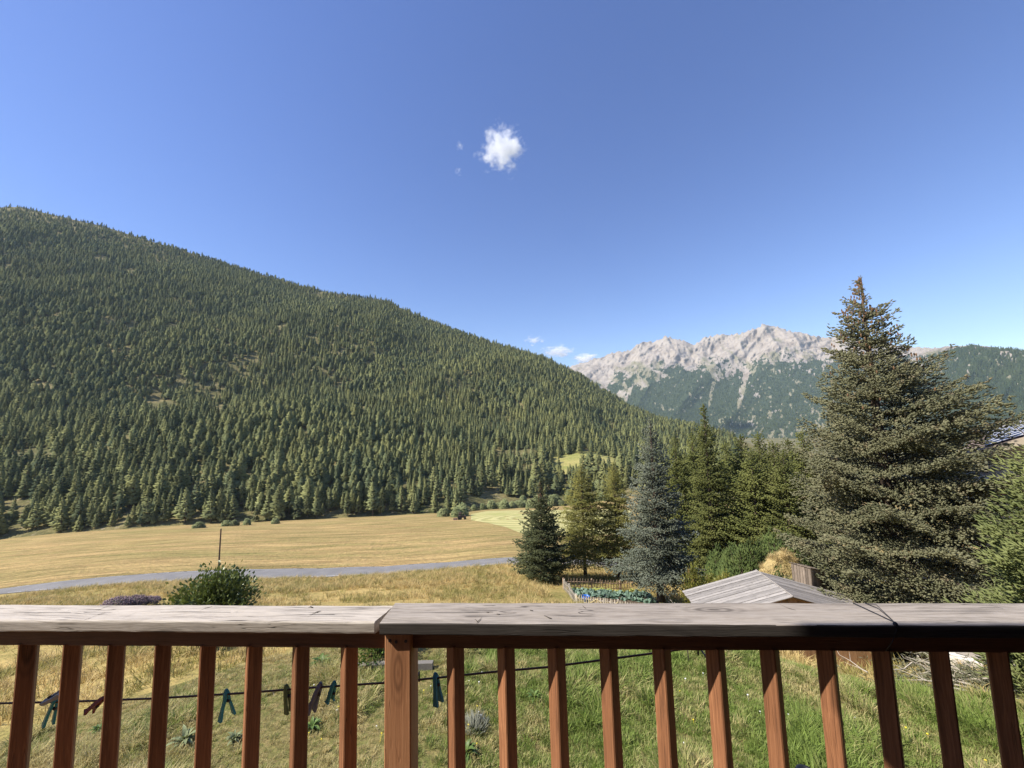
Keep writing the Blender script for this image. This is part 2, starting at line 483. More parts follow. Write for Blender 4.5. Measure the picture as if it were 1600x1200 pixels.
# ---- road: asphalt strip with a worn white line along its far side
azr = np.arange(-80, 60, .25)
Rk, zk = profile(azr)
def strip(name, f0, f1, dz, mat, parent=None, mask=None, thick=0.0):
    s, c = np.sin(np.radians(azr)), np.cos(np.radians(azr))
    rows = []
    for f in np.linspace(f0, f1, 4):
        R = Rk[4]+f*(Rk[5]-Rk[4]); z = zk[4]+f*(zk[5]-zk[4])+dz+.05*math.sin(math.pi*min(max(f, 0), 1))
        rows.append(np.stack([R*s, R*c, z], 1))
    if thick:
        rows = [rows[0]-[0, 0, thick]] + rows + [rows[-1]-[0, 0, thick]]
    n = len(azr); V = np.concatenate(rows); Fc = []
    for i in range(len(rows)-1):
        for j in range(n-1):
            if mask is None or mask[j]: Fc.append((i*n+j, (i+1)*n+j, (i+1)*n+j+1, i*n+j+1))
    return link(name, mesh_np(name, V, Fc, [mat]), parent)
road = strip('road', .06, .94, .03, M_asphalt, thick=.25)
tag(road, 'grey asphalt road curving across the dry slope', None, None, 'structure')
wear = (vnoise(azr*1.7, azr*0+3) > .3)
strip('edge_line', .885, .905, .05, M_white, road, wear)
strip('edge_line', .09, .108, .05, M_white, road, vnoise(azr*2.1, azr*0+9) > .62)

# ================================================================== forest on the hillside
M_con = foliage('forest_needles', ((.092, .114, .062), (.215, .222, .092)), .34, .012, .0, .85, .05, hue=((.21, .215, .085), (.055, .080, .050)))
M_bark = plain('forest_bark', (.13, .10, .075), .9, .1, .3, 3)
def clumps(P, D, L, W, up, nside=4):
    """spindle clumps: base P, direction D, length L, half width W; flattened along up"""
    n = len(P)
    D = D/np.linalg.norm(D, axis=1, keepdims=True)
    A = np.cross(D, up); A /= (np.linalg.norm(A, axis=1, keepdims=True)+1e-9)
    B = np.cross(D, A)
    ring = [2*math.pi*k/nside for k in range(nside)]
    mid = P + D*(L*.45)[:, None]
    V = [P] + [mid + A*(W*math.cos(w))[:, None] + B*(W*.62*math.sin(w))[:, None] for w in ring] + [P + D*L[:, None]]
    k = nside+2
    V = np.stack(V, 1).reshape(-1, 3)
    base = (np.arange(n)*k)[:, None]
    Fc = []
    for j in range(nside):
        a, c = 1+j, 1+(j+1) % nside
        Fc.append(np.concatenate([base, base+c, base+a], 1)); Fc.append(np.concatenate([base+k-1, base+a, base+c], 1))
    return V, np.stack(Fc, 1).reshape(-1, 3)
def crown_normals(me, H, mixin, flat=.45):
    """soft foliage shading: normals lean to the outside of the crown"""
    n = len(me.vertices)
    co = np.empty(n*3, np.float32); me.vertices.foreach_get('co', co); co = co.reshape(-1, 3)
    no = np.empty(n*3, np.float32); me.vertices.foreach_get('normal', no); no = no.reshape(-1, 3)
    rd = co.copy(); rd[:, 2] = 0
    ln = np.linalg.norm(rd, axis=1, keepdims=True)+1e-3
    rd = rd/ln; rd[:, 2] = flat
    q = no*(1-mixin)+rd*mixin*1.15
    q /= np.linalg.norm(q, axis=1, keepdims=True)+1e-6
    me.normals_split_custom_set_from_vertices(q.tolist())
def forest_tree(seed, H=15., rmax=2.6, n=110, low=.13, power=.75, name='conifer'):
    r = np.random.default_rng(seed)
    h = low + (1-low)*(1-(1-r.random(n))**.62 if False else r.random(n)**1.15)
    h = np.sort(h)
    prof = rmax*np.clip((1-h)/(1-low), 0, 1)**power*(.72+.5*vnoise(h*7+seed, h*0+seed))
    prof *= np.clip((h-low)/.10+.45, .45, 1)
    th = np.arange(n)*2.39996 + r.normal(0, .4, n)
    rr = prof*(.15+.35*r.random(n))
    P = np.stack([rr*np.cos(th), rr*np.sin(th), h*H], 1)
    D = np.stack([np.cos(th), np.sin(th), -.25+.9*h+r.normal(0, .22, n)], 1)
    L = prof*(.75+.4*r.random(n)) + .45
    W = L*.30+.14
    V, Fc = clumps(P, D, L, W, np.array([0, 0, 1.0]) + r.normal(0, .25, (n, 3)))
    mb = MB(); mb.tube([(0, 0, -.8), (0, 0, H*.3), (0, 0, H*.97)], [.21, .16, .02], 5)
    tv = np.array(mb.v); nf = len(mb.f)
    faces = [tuple(f) for f in Fc] + [tuple(i+len(V) for i in f) for f in mb.f]
    me = mesh_np(name, np.vstack([V, tv]), faces, [M_con, M_bark], [0]*len(Fc)+[1]*nf, smooth=True)
    crown_normals(me, H, .55)
    return me
FT = [forest_tree(11, 15, 2.6), forest_tree(12, 17, 2.7, power=.7), forest_tree(13, 13, 2.5, low=.1), forest_tree(14, 16, 2.6, low=.2, power=.55), forest_tree(15, 14, 3.1, low=.25, power=.45), forest_tree(16, 12, 2.3, low=.06, power=.9)]

# positions: uniform over the hillside, thinned in the clearings
r = np.random.default_rng(21)
N0 = 345000
az = r.uniform(-60, 30, N0); Rk_, zk_ = profile(az)
Rmin, Rmax = Rk_[6], Rk_[8]*1.03
R = np.sqrt(r.random(N0)*(Rmax**2-Rmin**2)+Rmin**2)
keep = r.random(N0) < (Rmax**2-Rmin**2)/np.max(Rmax**2-Rmin**2)
az, R = az[keep], R[keep]
x = R*np.sin(np.radians(az)); y = R*np.cos(np.radians(az)); z = ground(x, y)
tt, _ = tcoord(az, R)
px, py, _ = project(np.stack([x, y, z], 1))
dens = .75 + .6*np.clip(fbm(x/70., y/90., 3)*1.9-.45, 0, 1)
dens *= np.where(tt > 7.93, .55, 1.0)
top_left = (px < 260) & (tt > 7.75)
dens *= np.where(top_left, .38, 1.0)
gap = fbm(x/26.+70, y/40.+3, 3)
dens *= np.clip((gap-.25)*7, .38, 1)
for (hx, hy, wx, wy) in [(45, 712, 34, 11), (24, 795, 30, 16), (160, 404, 14, 4), (200, 424, 16, 3), (250, 634, 30, 9), (345, 640, 26, 8), (160, 680, 14, 5), (575, 640, 16, 6), (60, 606, 26, 7), (655, 690, 12, 8), (805, 712, 40, 9), (915, 726, 52, 17), (470, 742, 14, 6), (770, 772, 14, 7), (928, 792, 30, 14), (830, 735, 24, 9)]:
    dens *= np.where(((px-hx)/wx)**2+((py-hy)/wy)**2 < 1, .02, 1.0)
near_edge = (tt < 6.06)
dens = np.where(near_edge & (px < 725), np.maximum(dens, 1.2), dens)
keep = (r.random(len(x)) < dens*.62) & (px > -140) & (px < 1180) & (tt < 8.02)
keep &= ~((px > 725) & (tt < 6.07))
x, y, z, R, px, py, tt = (q[keep] for q in (x, y, z, R, px, py, tt))
n = len(x)
rot = np.stack([r.normal(0, .03, n), r.normal(0, .03, n), r.uniform(0, 6.28, n)], 1)
scl = np.clip(r.lognormal(-.34, .26, n), .36, 1.2)*np.where(tt > 7.8, .85, 1.0)
pine = fbm(x/120.+9, y/120., 2) + r.normal(0, .08, n)
idx = np.where(pine > .52, r.integers(3, 5, n), r.choice([0, 1, 2, 2, 5, 0], n))
vis = (px > 4) & (px < 1000) & (py > 0)
order = np.argsort(np.where(vis, R/scl, 1e9))
big = order[:300]
mask = np.ones(n, bool); mask[big] = False
for k in big:
    o = link('forest_conifer', FT[idx[k]], None, (x[k], y[k], z[k]-.2), rot[k])
    o.scale = (scl[k],)*3
    tag(o, 'dark green conifer among the trees along the forest edge above the golden field', 'conifer', 'conifers along the forest edge')
P = np.stack([x, y, z-.2], 1)
scatter('forest', P[mask], rot[mask], scl[mask], idx[mask], FT, label='dense conifer forest covering the mountainside', kind='stuff', cat='forest')
print('forest trees', n)

# ================================================================== far rocky massif
PEAK = [(780, 620), (860, 590), (895, 572), (915, 567), (940, 559), (955, 552), (985, 549), (1000, 538), (1012, 536), (1028, 533), (1040, 528), (1060, 531), (1078, 537), (1085, 541), (1100, 531), (1120, 525), (1150, 524), (1165, 521), (1176, 516), (1190, 510), (1205, 509), (1220, 512), (1232, 518), (1250, 521), (1262, 523), (1272, 528), (1290, 530), (1310, 528), (1340, 532), (1400, 540), (1470, 546), (1500, 543), (1545, 543), (1570, 546), (1600, 552), (1700, 566), (1850, 580), (2100, 600)]
FLINE = [(780, 650), (900, 600), (950, 603), (975, 592), (1000, 584), (1020, 580), (1070, 577), (1130, 581), (1165, 582), (1200, 569), (1240, 566), (1300, 571), (1400, 566), (1480, 552), (1510, 549), (1600, 553), (2100, 601)]
nc, nr = 900, 210
cx = np.linspace(790, 2050, nc)
py_top = np.interp(cx, *zip(*PEAK)); py_f = np.interp(cx, *zip(*FLINE))
v = np.linspace(0, 1, nr)
right = np.clip((cx-1420)/90, 0, 1); right = right*right*(3-2*right)
Rb, Rf, Rt = 2300-300*right, 3950-900*right, 4900-1500*right
G = np.zeros((nr, nc, 3)); FOR = np.zeros((nr, nc)); GR = np.zeros((nr, nc))
for jj in range(nc):
    yb = 712.0
    vf = .62
    yy = np.where(v < vf, yb+(py_f[jj]-yb)*(v/vf), py_f[jj]+(py_top[jj]-py_f[jj])*((v-vf)/(1-vf)))
    RR = np.where(v < vf, Rb[jj]+(Rf[jj]-Rb[jj])*(v/vf)**.9, Rf[jj]+(Rt[jj]-Rf[jj])*np.clip((v-vf)/(1-vf), 0, 1)**.85)
    for ii in range(nr):
        d = ray(cx[jj], yy[ii]); G[ii, jj] = CAM + d*(RR[ii]/math.hypot(d[0], d[1]))
VV = np.repeat(v[:, None], nc, 1); CX = np.repeat(cx[None], nr, 0)
rock = np.clip((VV-.60)/.1, 0, 1)
def ridged(a, b, o=5):
    s = 0; amp = .5
    for i in range(o):
        s = s + amp*(1-np.abs(2*vnoise(a+31*i, b+7*i)-1)); amp *= .5; a = a*2.1; b = b*2.1
    return s
w1 = .75*(ridged(CX/26.+4+VV*2.5, VV*3.4, 6)-.5)+.25*(ridged(CX/8.+9-VV*5, VV*6.5+3, 4)-.5)
w3 = ridged(CX/2.6+VV*9, VV*26, 3)-.5
w2 = ridged(CX/75.+14-VV*2.2, VV*1.7+5, 4)-.5
damp = np.clip((1.0-VV)/.06, 0, 1)
dR = w1*190*rock*np.clip((VV-.66)/.14+.25, .25, 1)*(1-.75*right) + w3*24*rock + w2*(190+60*rock)*np.clip(VV*6, 0, 1)
h2 = np.hypot(G[..., 0], G[..., 1]); ux, uy = G[..., 0]/h2, G[..., 1]/h2
G[..., 0] -= ux*dR; G[..., 1] -= uy*dR
G[..., 2] += dR*(.10+.1*rock)*damp*.5
G[-1, :, 2] += (fbm(cx/3.0, cx*0+4, 4)-.5)*55*(1-right*.7)
G[-2, :, 2] += (fbm(cx/3.0, cx*0+4, 4)-.5)*30*(1-right*.7)
# flank behind the crest, down to the plain
back = G[-1].copy(); hb = np.hypot(back[:, 0], back[:, 1])
b1 = back.copy(); b1[:, :2] *= ((hb+250)/hb)[:, None]; b1[:, 2] -= 120
b2 = back.copy(); b2[:, :2] *= ((np.minimum(hb+900, 5700))/hb)[:, None]; b2[:, 2] = -40
G = np.concatenate([G, b1[None], b2[None]]); 
FL = (.62 - VV)*9 + (fbm(CX/22., VV*14+3, 4)-.5)*2.6 + (fbm(CX/4., VV*40+3, 3)-.5)*2.2
holes = .55*fbm(CX/6.+VV*6, VV*30, 4)+.45*fbm(CX/2.2+VV*14, VV*60, 3)
FOR = np.clip(FL+.75, 0, 1)
patch = np.exp(-(((CX-1240)/130)**2+((VV-.10)/.22)**2))
FOR *= 1-np.clip((holes-.63+.11*patch)*16, 0, 1)
for (gx, gv, gw, gh) in [(1012, .58, 26, .09), (1160, .50, 6, .20), (1112, .46, 4, .13), (975, .50, 16, .10)]:
    FOR *= 1-np.clip(1.5-1.5*(((CX+(VV-gv)*-40-gx)/gw)**2+((VV-gv)/gh)**2), 0, 1)*np.clip(fbm(CX/6., VV*20, 3)*3-.7, 0, 1)
GR = np.clip((.74-VV)*5+(fbm(CX/14.+VV*8, VV*9+40, 4)-.5)*7-.45, 0, 1)*.8
i, j = np.meshgrid(np.arange(nr+1), np.arange(nc-1), indexing='ij')
Fc = np.stack([i*nc+j, i*nc+j+1, (i+1)*nc+j+1, (i+1)*nc+j], -1).reshape(-1, 4)
m, t, b = material('massif_rock', .95, .1)
pos = t('NewGeometry', 0)
fo = t('Attribute', 2, attribute_name='forest'); gr = t('Attribute', 2, attribute_name='grass')
n1 = t.noise(t.map(pos, (.012, .012, .004)), 1.0, 6, .65); n2 = t.noise(pos, .006, 4)
n3 = t.noise(pos, .05, 3, .7)
rockc = t.ramp(n1, [(.32, (.20, .165, .132)), (.47, (.315, .27, .222)), (.62, (.40, .35, .29))])
rockc = t.mix(t.step(n2, .45, .62), rockc, (.375, .33, .275))
grc = t.ramp(n3, [(.35, (.15, .15, .08)), (.65, (.25, .225, .13))])
foc = t.ramp(n3, [(.3, (.030, .046, .026)), (.7, (.072, .090, .044))])
col = t.mix(gr, rockc, grc); col = t.mix(t.step(t.math('ADD', fo, t.math('MULTIPLY', t.math('SUBTRACT', n3, .5), .9)), .4, .6), col, foc)
t.put(b.inputs['Base Color'], col)
bump(t, b, t.math('ADD', n1, n3), 1.0, 14.0)
me = mesh_np('rocky_massif', G.reshape(-1, 3), np.ascontiguousarray(Fc), [m], smooth=True)
for nm, arr in (('forest', FOR), ('grass', GR)):
    full = np.concatenate([arr, arr[-1:]*0, arr[-1:]*0]).ravel()
    a = me.attributes.new(nm, 'FLOAT', 'POINT'); a.data.foreach_set('value', full.astype(np.float32))
tag(link('mountain', me), 'pale grey rocky mountain ridge with forested lower slopes far across the valley', None, None, 'structure')
# trees on the far slopes
M_far = foliage('far_needles', ((.036, .055, .030), (.070, .090, .042)), .25, .004, 0, .85, .05)
def far_tree(seed):
    r = np.random.default_rng(seed); mb = MB(); H = 16
    for k in range(3):
        mb.lathe([(3.0-k*.8, H*(.12+.26*k)), (1.6-k*.5, H*(.34+.24*k)), (.02, H*(.55+.23*k))], 5, (r.normal(0, .3), r.normal(0, .3), 0))
    return mb.mesh('far_conifer', [M_far])
FF = [far_tree(1), far_tree(2)]
r = np.random.default_rng(5)
ii = r.integers(0, nr-2, 60000); jj = r.integers(0, nc-2, 60000)
ok = (r.random(60000) < FOR[ii, jj]*.9) & (cx[jj] > 930) & (cx[jj] < 1680) & (VV[ii, jj] > .03)
ii, jj = ii[ok], jj[ok]
a, bb = r.random(len(ii))[:, None], r.random(len(ii))[:, None]
Pf = G[ii, jj]*(1-a)*(1-bb)+G[ii+1, jj]*a*(1-bb)+G[ii, jj+1]*(1-a)*bb+G[ii+1, jj+1]*a*bb
nf = len(Pf)
scatter('far_forest', Pf-[0, 0, 1], np.stack([np.zeros(nf), np.zeros(nf), r.uniform(0, 6, nf)], 1), r.uniform(.7, 1.35, nf), r.integers(0, 2, nf), FF,
        label='distant blue-green forest on the lower slopes of the rocky mountain', kind='stuff', cat='forest')
print('far trees', nf)
# ================================================================== balcony railing
M_grey = wood('weathered_wood', ((.17, .15, .135), (.49, .44, .385), (.62, .57, .51)), 0, 150, 1.8, .85, True, .95, .0025, .06)
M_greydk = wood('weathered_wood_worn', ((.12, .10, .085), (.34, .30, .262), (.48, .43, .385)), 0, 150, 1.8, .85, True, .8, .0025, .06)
M_stain = wood('stained_wood', ((.105, .048, .026), (.275, .122, .058), (.45, .212, .105)), 2, 150, 1.0, .62, True, .35, .002, .24, .35)
M_post = wood('post_wood', ((.28, .12, .055), (.42, .20, .095), (.52, .27, .14)), 2, 110, .8, .65, True, .25, .002, .05, .3)
M_rail = wood('rail_wood', ((.09, .042, .022), (.16, .075, .04), (.23, .115, .06)), 0, 130, 1.0, .65, True, .3, .002, .05, .3)
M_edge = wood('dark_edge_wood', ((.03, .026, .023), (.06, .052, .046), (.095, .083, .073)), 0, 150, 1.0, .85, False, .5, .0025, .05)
M_olive = wood('old_green_wood', ((.15, .115, .06), (.25, .20, .11), (.33, .27, .16)), 2, 120, 1.0, .7, False, .2, .002, .05)

RD = np.array([math.cos(RAIL_YAW), -math.sin(RAIL_YAW), 0]); RN = np.array([math.sin(RAIL_YAW), math.cos(RAIL_YAW), 0])
def rail_sn(P): return float(P @ RD), float(P @ RN)
def at_n(x, y, n):
    """pixel ray meets the upright plane at distance n in front of the camera, parallel to the railing"""
    d = ray(x, y); return CAM + d*(n/(d @ RN))
ZT = 4.42
nf_r = rail_sn(at_z(1100, 941.8, ZT))[1]; nn_r = rail_sn(at_z(1100, 976, ZT))[1]
thick_r = ZT - at_n(1100, 995.5, nn_r)[2]
ZL = ZT-.006
nf_l = rail_sn(at_z(300, 943.5, ZL))[1]; nn_l = rail_sn(at_z(300, 969, ZL))[1]
thick_l = ZL - at_n(300, 988, nn_l)[2]
s_joint = rail_sn(at_z(592, 975, ZT))[0]
n_b = (nf_r+nn_r)/2 - .002
railing = empty('balcony_railing', (0, 0, 0), -RAIL_YAW, 'wooden balcony railing with grey weathered handrail and brown diamond-set balusters', 'railing')
# local frame of the railing: x = along, y = outward
def board(name, L, W, T, mat, seed=0, bev=.006, jit=.0005, nseg=90, end0=0.0):
    """a board along x from 0 to L, y centred, top at z=0; worn edges; end0 slants the first end"""
    r = np.random.default_rng(seed)
    prof = []
    w, t_ = W/2, T
    for cx_, cz_, a0 in ((w-bev, -bev, 0), (-w+bev, -bev, 90), (-w+bev, -t_+bev, 180), (w-bev, -t_+bev, 270)):
        for a in (0, 30, 60, 90): prof.append((cx_+bev*math.cos(rad(a0+a)), cz_+bev*math.sin(rad(a0+a))))
    # extra points across the wide top so it can be uneven
    tops = [(u*(w-bev), 0.0) for u in (.7, .4, .1, -.2, -.5, -.8)]
    prof = prof[:4]+tops+prof[4:]
    k = len(prof); V = []
    xs = np.linspace(0, L, nseg)
    wav = fbm(xs*2.3+seed, xs*0+seed, 3)-.5
    for q, xx in enumerate(xs):
        for m_, (yy, zz) in enumerate(prof):
            e = end0*(yy/W+.5)*(1-xx/L) if end0 else 0
            V.append((xx+e, yy+r.normal(0, jit)*.6+wav[q]*.0025, zz+r.normal(0, jit)*.6+(fbm(np.array([xx*5+seed]), np.array([yy*40.]), 2)[0]-.5)*.003))
    Fc = [(a*k+c, a*k+(c+1) % k, (a+1)*k+(c+1) % k, (a+1)*k+c) for a in range(nseg-1) for c in range(k)]
    Fc += [tuple(range(k))[::-1], tuple((nseg-1)*k+c for c in range(k))]
    return mesh_np(name, V, Fc, [mat])
SL, SR = -4.2, 4.3
me = board('handrail', s_joint-.008-SL, nf_l-nn_l, thick_l, M_grey, 3)
for v_ in me.vertices:      # slanted joint end of the older board
    if v_.co.x > s_joint-SL-.12: v_.co.x += (v_.co.y-.02)*.22
HR_L = link('handrail', me, railing, (SL, (nf_l+nn_l)/2, ZL), (0, 0, -.002))
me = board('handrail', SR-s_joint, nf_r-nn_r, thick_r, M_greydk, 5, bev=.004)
me.materials.append(M_edge)          # its sawn front edge is coloured darker than the top
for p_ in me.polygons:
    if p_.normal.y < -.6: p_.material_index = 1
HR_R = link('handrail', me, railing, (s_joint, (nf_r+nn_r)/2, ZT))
def under(ch, part):
    ch.parent = part; ch.matrix_parent_inverse = part.matrix_basis.inverted(); return ch
# open checks and knots weathered into the top of the boards
M_crk = plain('crack_dark', (.05, .042, .036), .95, .1, .3, 60)
def crack(pts, w, z, part):
    P = [at_z(x, y, z) for x, y in pts]; V = []; n_ = len(P)
    for q, p in enumerate(P):
        s_, o_ = rail_sn(p); f = math.sin(math.pi*(q+.35)/(n_-.3+.35)); V += [(s_, o_-w*f/2, z+.0014), (s_, o_+w*f/2, z+.0014)]
    under(MB().add(V, [(2*q, 2*q+2, 2*q+3, 2*q+1) for q in range(n_-1)]).obj('crack', M_crk), part)
for pts, w in (([(140, 959), (150, 954.5), (160, 950.5), (174, 946)], .006), ([(131, 969), (142, 966), (152, 961), (164, 958)], .005), ([(190, 967), (202, 962), (214, 957)], .005), ([(311, 955), (320, 951), (331, 948.5)], .004),
               ([(479, 966), (486, 961), (494, 957), (501, 955)], .006), ([(20, 957), (60, 957.5), (110, 957)], .002), ([(250, 957), (290, 956.5), (360, 957)], .002), ([(481, 950), (485, 948.5), (489, 950)], .006)):
    crack(pts, w, ZL, HR_L)
for pts, w in (([(742, 968), (746, 972), (751, 968), (753, 964)], .006), ([(744, 976), (747, 972)], .005), ([(640, 957), (700, 957.5), (770, 957)], .0018), ([(828, 954), (833, 955)], .006), ([(850, 962), (858, 966), (862, 967)], .005), ([(1218, 945), (1232, 951), (1243, 954)], .003), ([(1545, 945), (1568, 952)], .003), ([(910, 947), (915, 951)], .006), ([(760, 957), (764, 957.5)], .005), ([(776, 960), (781, 960.5)], .005)):
    crack(pts, w, ZT, HR_R)
# rail under the handrail
zr1_l, zr0_l = ZL-thick_l-.001, at_n(300, 1010.5, n_b-.022)[2]
zr1_r, zr0_r = ZT-thick_r-.001, at_n(1100, 1016.5, n_b-.022)[2]
post_s = [rail_sn(at_n(q, 1060, nn_r+.018))[0] for q in (600.5, 641.5)]
post_c, post_w = sum(post_s)/2, post_s[1]-post_s[0]
link('top_rail', board('top_rail', post_c-post_w/2-SL, .044, zr1_l-zr0_l, M_rail, 7, .003, .0005), railing, (SL, n_b, zr1_l))
link('top_rail', board('top_rail', SR-post_c-post_w/2, .044, zr1_r-zr0_r, M_rail, 8, .003, .0005), railing, (post_c+post_w/2, n_b, zr1_r))
link('bottom_rail', board('bottom_rail', SR-SL, .044, .045, M_rail, 9, .003, .0005), railing, (SL, n_b, 3.52))
def upright(name, w, d, h, mat, bev=.003, seg=6):
    x, y = w/2, d/2; pr = []
    for sx, sy in ((1, 1), (-1, 1), (-1, -1), (1, -1)):
        a = (sx*(x-bev), sy*y); c = (sx*x, sy*(y-bev))
        pr += ([c, a] if sx*sy > 0 else [a, c])
    mb = MB(); k = len(pr)
    V = [(px_, py_, h*q/seg) for q in range(seg+1) for px_, py_ in pr]
    Fc = [(a*k+c, a*k+(c+1) % k, (a+1)*k+(c+1) % k, (a+1)*k+c) for a in range(seg) for c in range(k)]
    Fc += [tuple(range(k))[::-1], tuple(seg*k+c for c in range(k))]
    return mb.add(V, Fc).mesh(name, [mat])
ptop = ZT-thick_r-.002
POST = link('post', upright('post', post_w, .075, ptop-2.9, M_post), railing, (post_c, nn_r+.018+.0375, 2.9))
zb = 3.5
bal_me = upright('baluster', .0405, .0405, zr0_r-zb+.004, M_stain)
pitch = []
BX = [(29, 61), (98, 130), (168, 197), (241, 269), (311, 339), (383, 412), (456, 485), (532, 560), None, (697, 726), (776, 805), (854, 884), (935, 966), (1018, 1049), (1101, 1133), (1186, 1218), (1273, 1307), (1360, 1394), (1450, 1483), (1539, 1575)]
for q in (-85, -155, 1655): BX.append((q-16, q+16))
rr_ = random.Random(4)
for e in BX:
    if e is None: s_ = rail_sn(at_n(627, 1018, n_b))[0]; ang = rad(45)
    else: s_ = rail_sn(at_n((e[0]+e[1])/2, 1018, n_b))[0]; ang = rad(45+rr_.uniform(-2.5, 2.5))
    zt = zr0_l if s_ < post_c else zr0_r
    o = link('baluster', bal_me, railing, (s_, n_b, zt-(zr0_r-zb)), (0, 0, ang))
    if e is None: o.data = upright('baluster', .040, .040, zr0_r-zb+.004, M_olive)
# screw heads sunk in the top of the post
M_dark = plain('dark_steel', (.06, .045, .04), .6, .4, .3, 40)
for q, zq in ((609, 1001), (619, 1003), (634, 1002)):
    P = at_n(q, zq, nn_r+.0175)
    s_, n_ = rail_sn(P)
    under(MB().tube([(s_, nn_r+.0165, P[2]), (s_, nn_r+.0185, P[2])], .0045, 10).obj('screw_head', M_dark), POST)

# balcony deck boards and the house they belong to (the house shades the far end of the railing)
M_deck = wood('deck_wood', ((.16, .10, .06), (.26, .17, .11), (.33, .23, .15)), 0, 45, 1.0, .75, True, .4, .002, .15)
deck = empty('balcony_deck', (0, 0, 0), -RAIL_YAW, 'brown board deck of the balcony behind the railing', 'deck')
db = board('deck_board', SR-SL, .14, .03, M_deck, 12, .003, .0005)
for q in range(11): link('deck_board', db, deck, (SL, n_b-.12-q*.148, 3.37))
for q in (-3.6, -1.2, 1.2, 3.6): MB().box((q, n_b-.75, 3.26), (.12, 1.9, .16)).obj('joist', M_deck, deck)
MB().box((0, n_b+.03, 3.26), (SR-SL, .03, .26)).obj('fascia', M_deck, deck)
M_plaster = plain('dark_cladding', (.075, .045, .03), .8, .2, .2, 3)
M_tile = plain('roof_sheet', (.12, .10, .095), .6, .3, .2, 2)
house = empty('balcony_house', (0, 0, 0), -RAIL_YAW, 'dark timber house the balcony belongs to', 'house')
HX0 = -3.5
MB().box((HX0+8, -.62-4.5, 5.6), (16, 9, 11.4)).obj('wall', M_plaster, house)
mb = MB()
mb.add([(HX0-.02, -.55, 11.3), (HX0+16.3, -.55, 11.3), (HX0+16.3, -5.1, 13.2), (HX0-.02, -5.1, 13.2), (HX0-.02, -9.7, 11.3), (HX0+16.3, -9.7, 11.3)], [(0, 1, 2, 3), (3, 2, 5, 4), (0, 3, 4), (1, 5, 2), (0, 4, 5, 1)]).obj('roof', M_tile, house)

MB().box((1.57, -.15, 6.72), (5.86, 1.15, .16)).obj('balcony_roof', M_plaster, house)
MB().box((2.05, .32, 5.2), (.12, 1.86, 3.6)).obj('shade_wall', M_plaster, house)  # unseen wall added beyond the frame to darken the balusters' shaded faces

# string tied round the handrail
M_string = plain('black_string', (.03, .03, .035), .7, .3, .3, 60)
def on_top(x, y, dz=.003): 
    P = at_z(x, y, ZT); return P+[0, 0, dz]
nnP = at_n(1399, 977, nn_r); P2 = at_n(1401, 985, nn_r-.004); P3 = at_n(1394, 1003, nn_r+.0); P4 = at_n(1384, 1017, n_b-.03)
st = empty('black_string', tuple(on_top(1399, 977)), 0, 'thin black string tied around the handrail with a knot at its edge', 'string')
base = np.array(st.location)
kn = at_z(1397, 972, ZT)
def tube_rel(name, pts, r): MB().tube([np.array(p)-base for p in pts], r, 6).obj(name, M_string, st, True)
tube_rel('strand', [at_z(1332, 943.5, ZT)+[0, .002, -.01], on_top(1334, 944), on_top(1362, 957), on_top(1396, 973), at_n(1399, 977, nn_r-.004), P2, P3, P4], .0013)
tube_rel('strand', [on_top(1350, 943), on_top(1372, 952), on_top(1397, 973)], .0010)
tube_rel('strand', [on_top(1356, 945), on_top(1369, 946), on_top(1376, 953), on_top(1390, 966), on_top(1398, 974)], .0009)
MB().lathe([(.001, -.006), (.005, -.003), (.006, 0), (.004, .004), (.001, .006)], 8, tuple(np.array(at_n(1399, 975, nn_r-.005))-base)).obj('knot', M_string, st, True)

# ------------------------------------------------------------------ clothes line with pegs
M_line = plain('line_cord', (.10, .055, .045), .7, .3, .3, 50)
def nl(x): return nf_r+.075-.00002*x
LPX = [(-260, 1112), (-120, 1106), (0, 1099), (120, 1096), (240, 1091.5), (380, 1083), (480, 1075), (600, 1067), (655, 1062), (770, 1050), (860, 1042), (935, 1032), (1015, 1021.5), (1090, 1011)]
LP = [at_n(x, y, nl(x)) for x, y in LPX]
cl = empty('clothes_line', tuple(LP[0]), 0, 'dark cord clothes line strung outside the railing', 'clothes line')
MB().tube([p-LP[0] for p in LP], .0032, 6).obj('cord', M_line, cl, True)
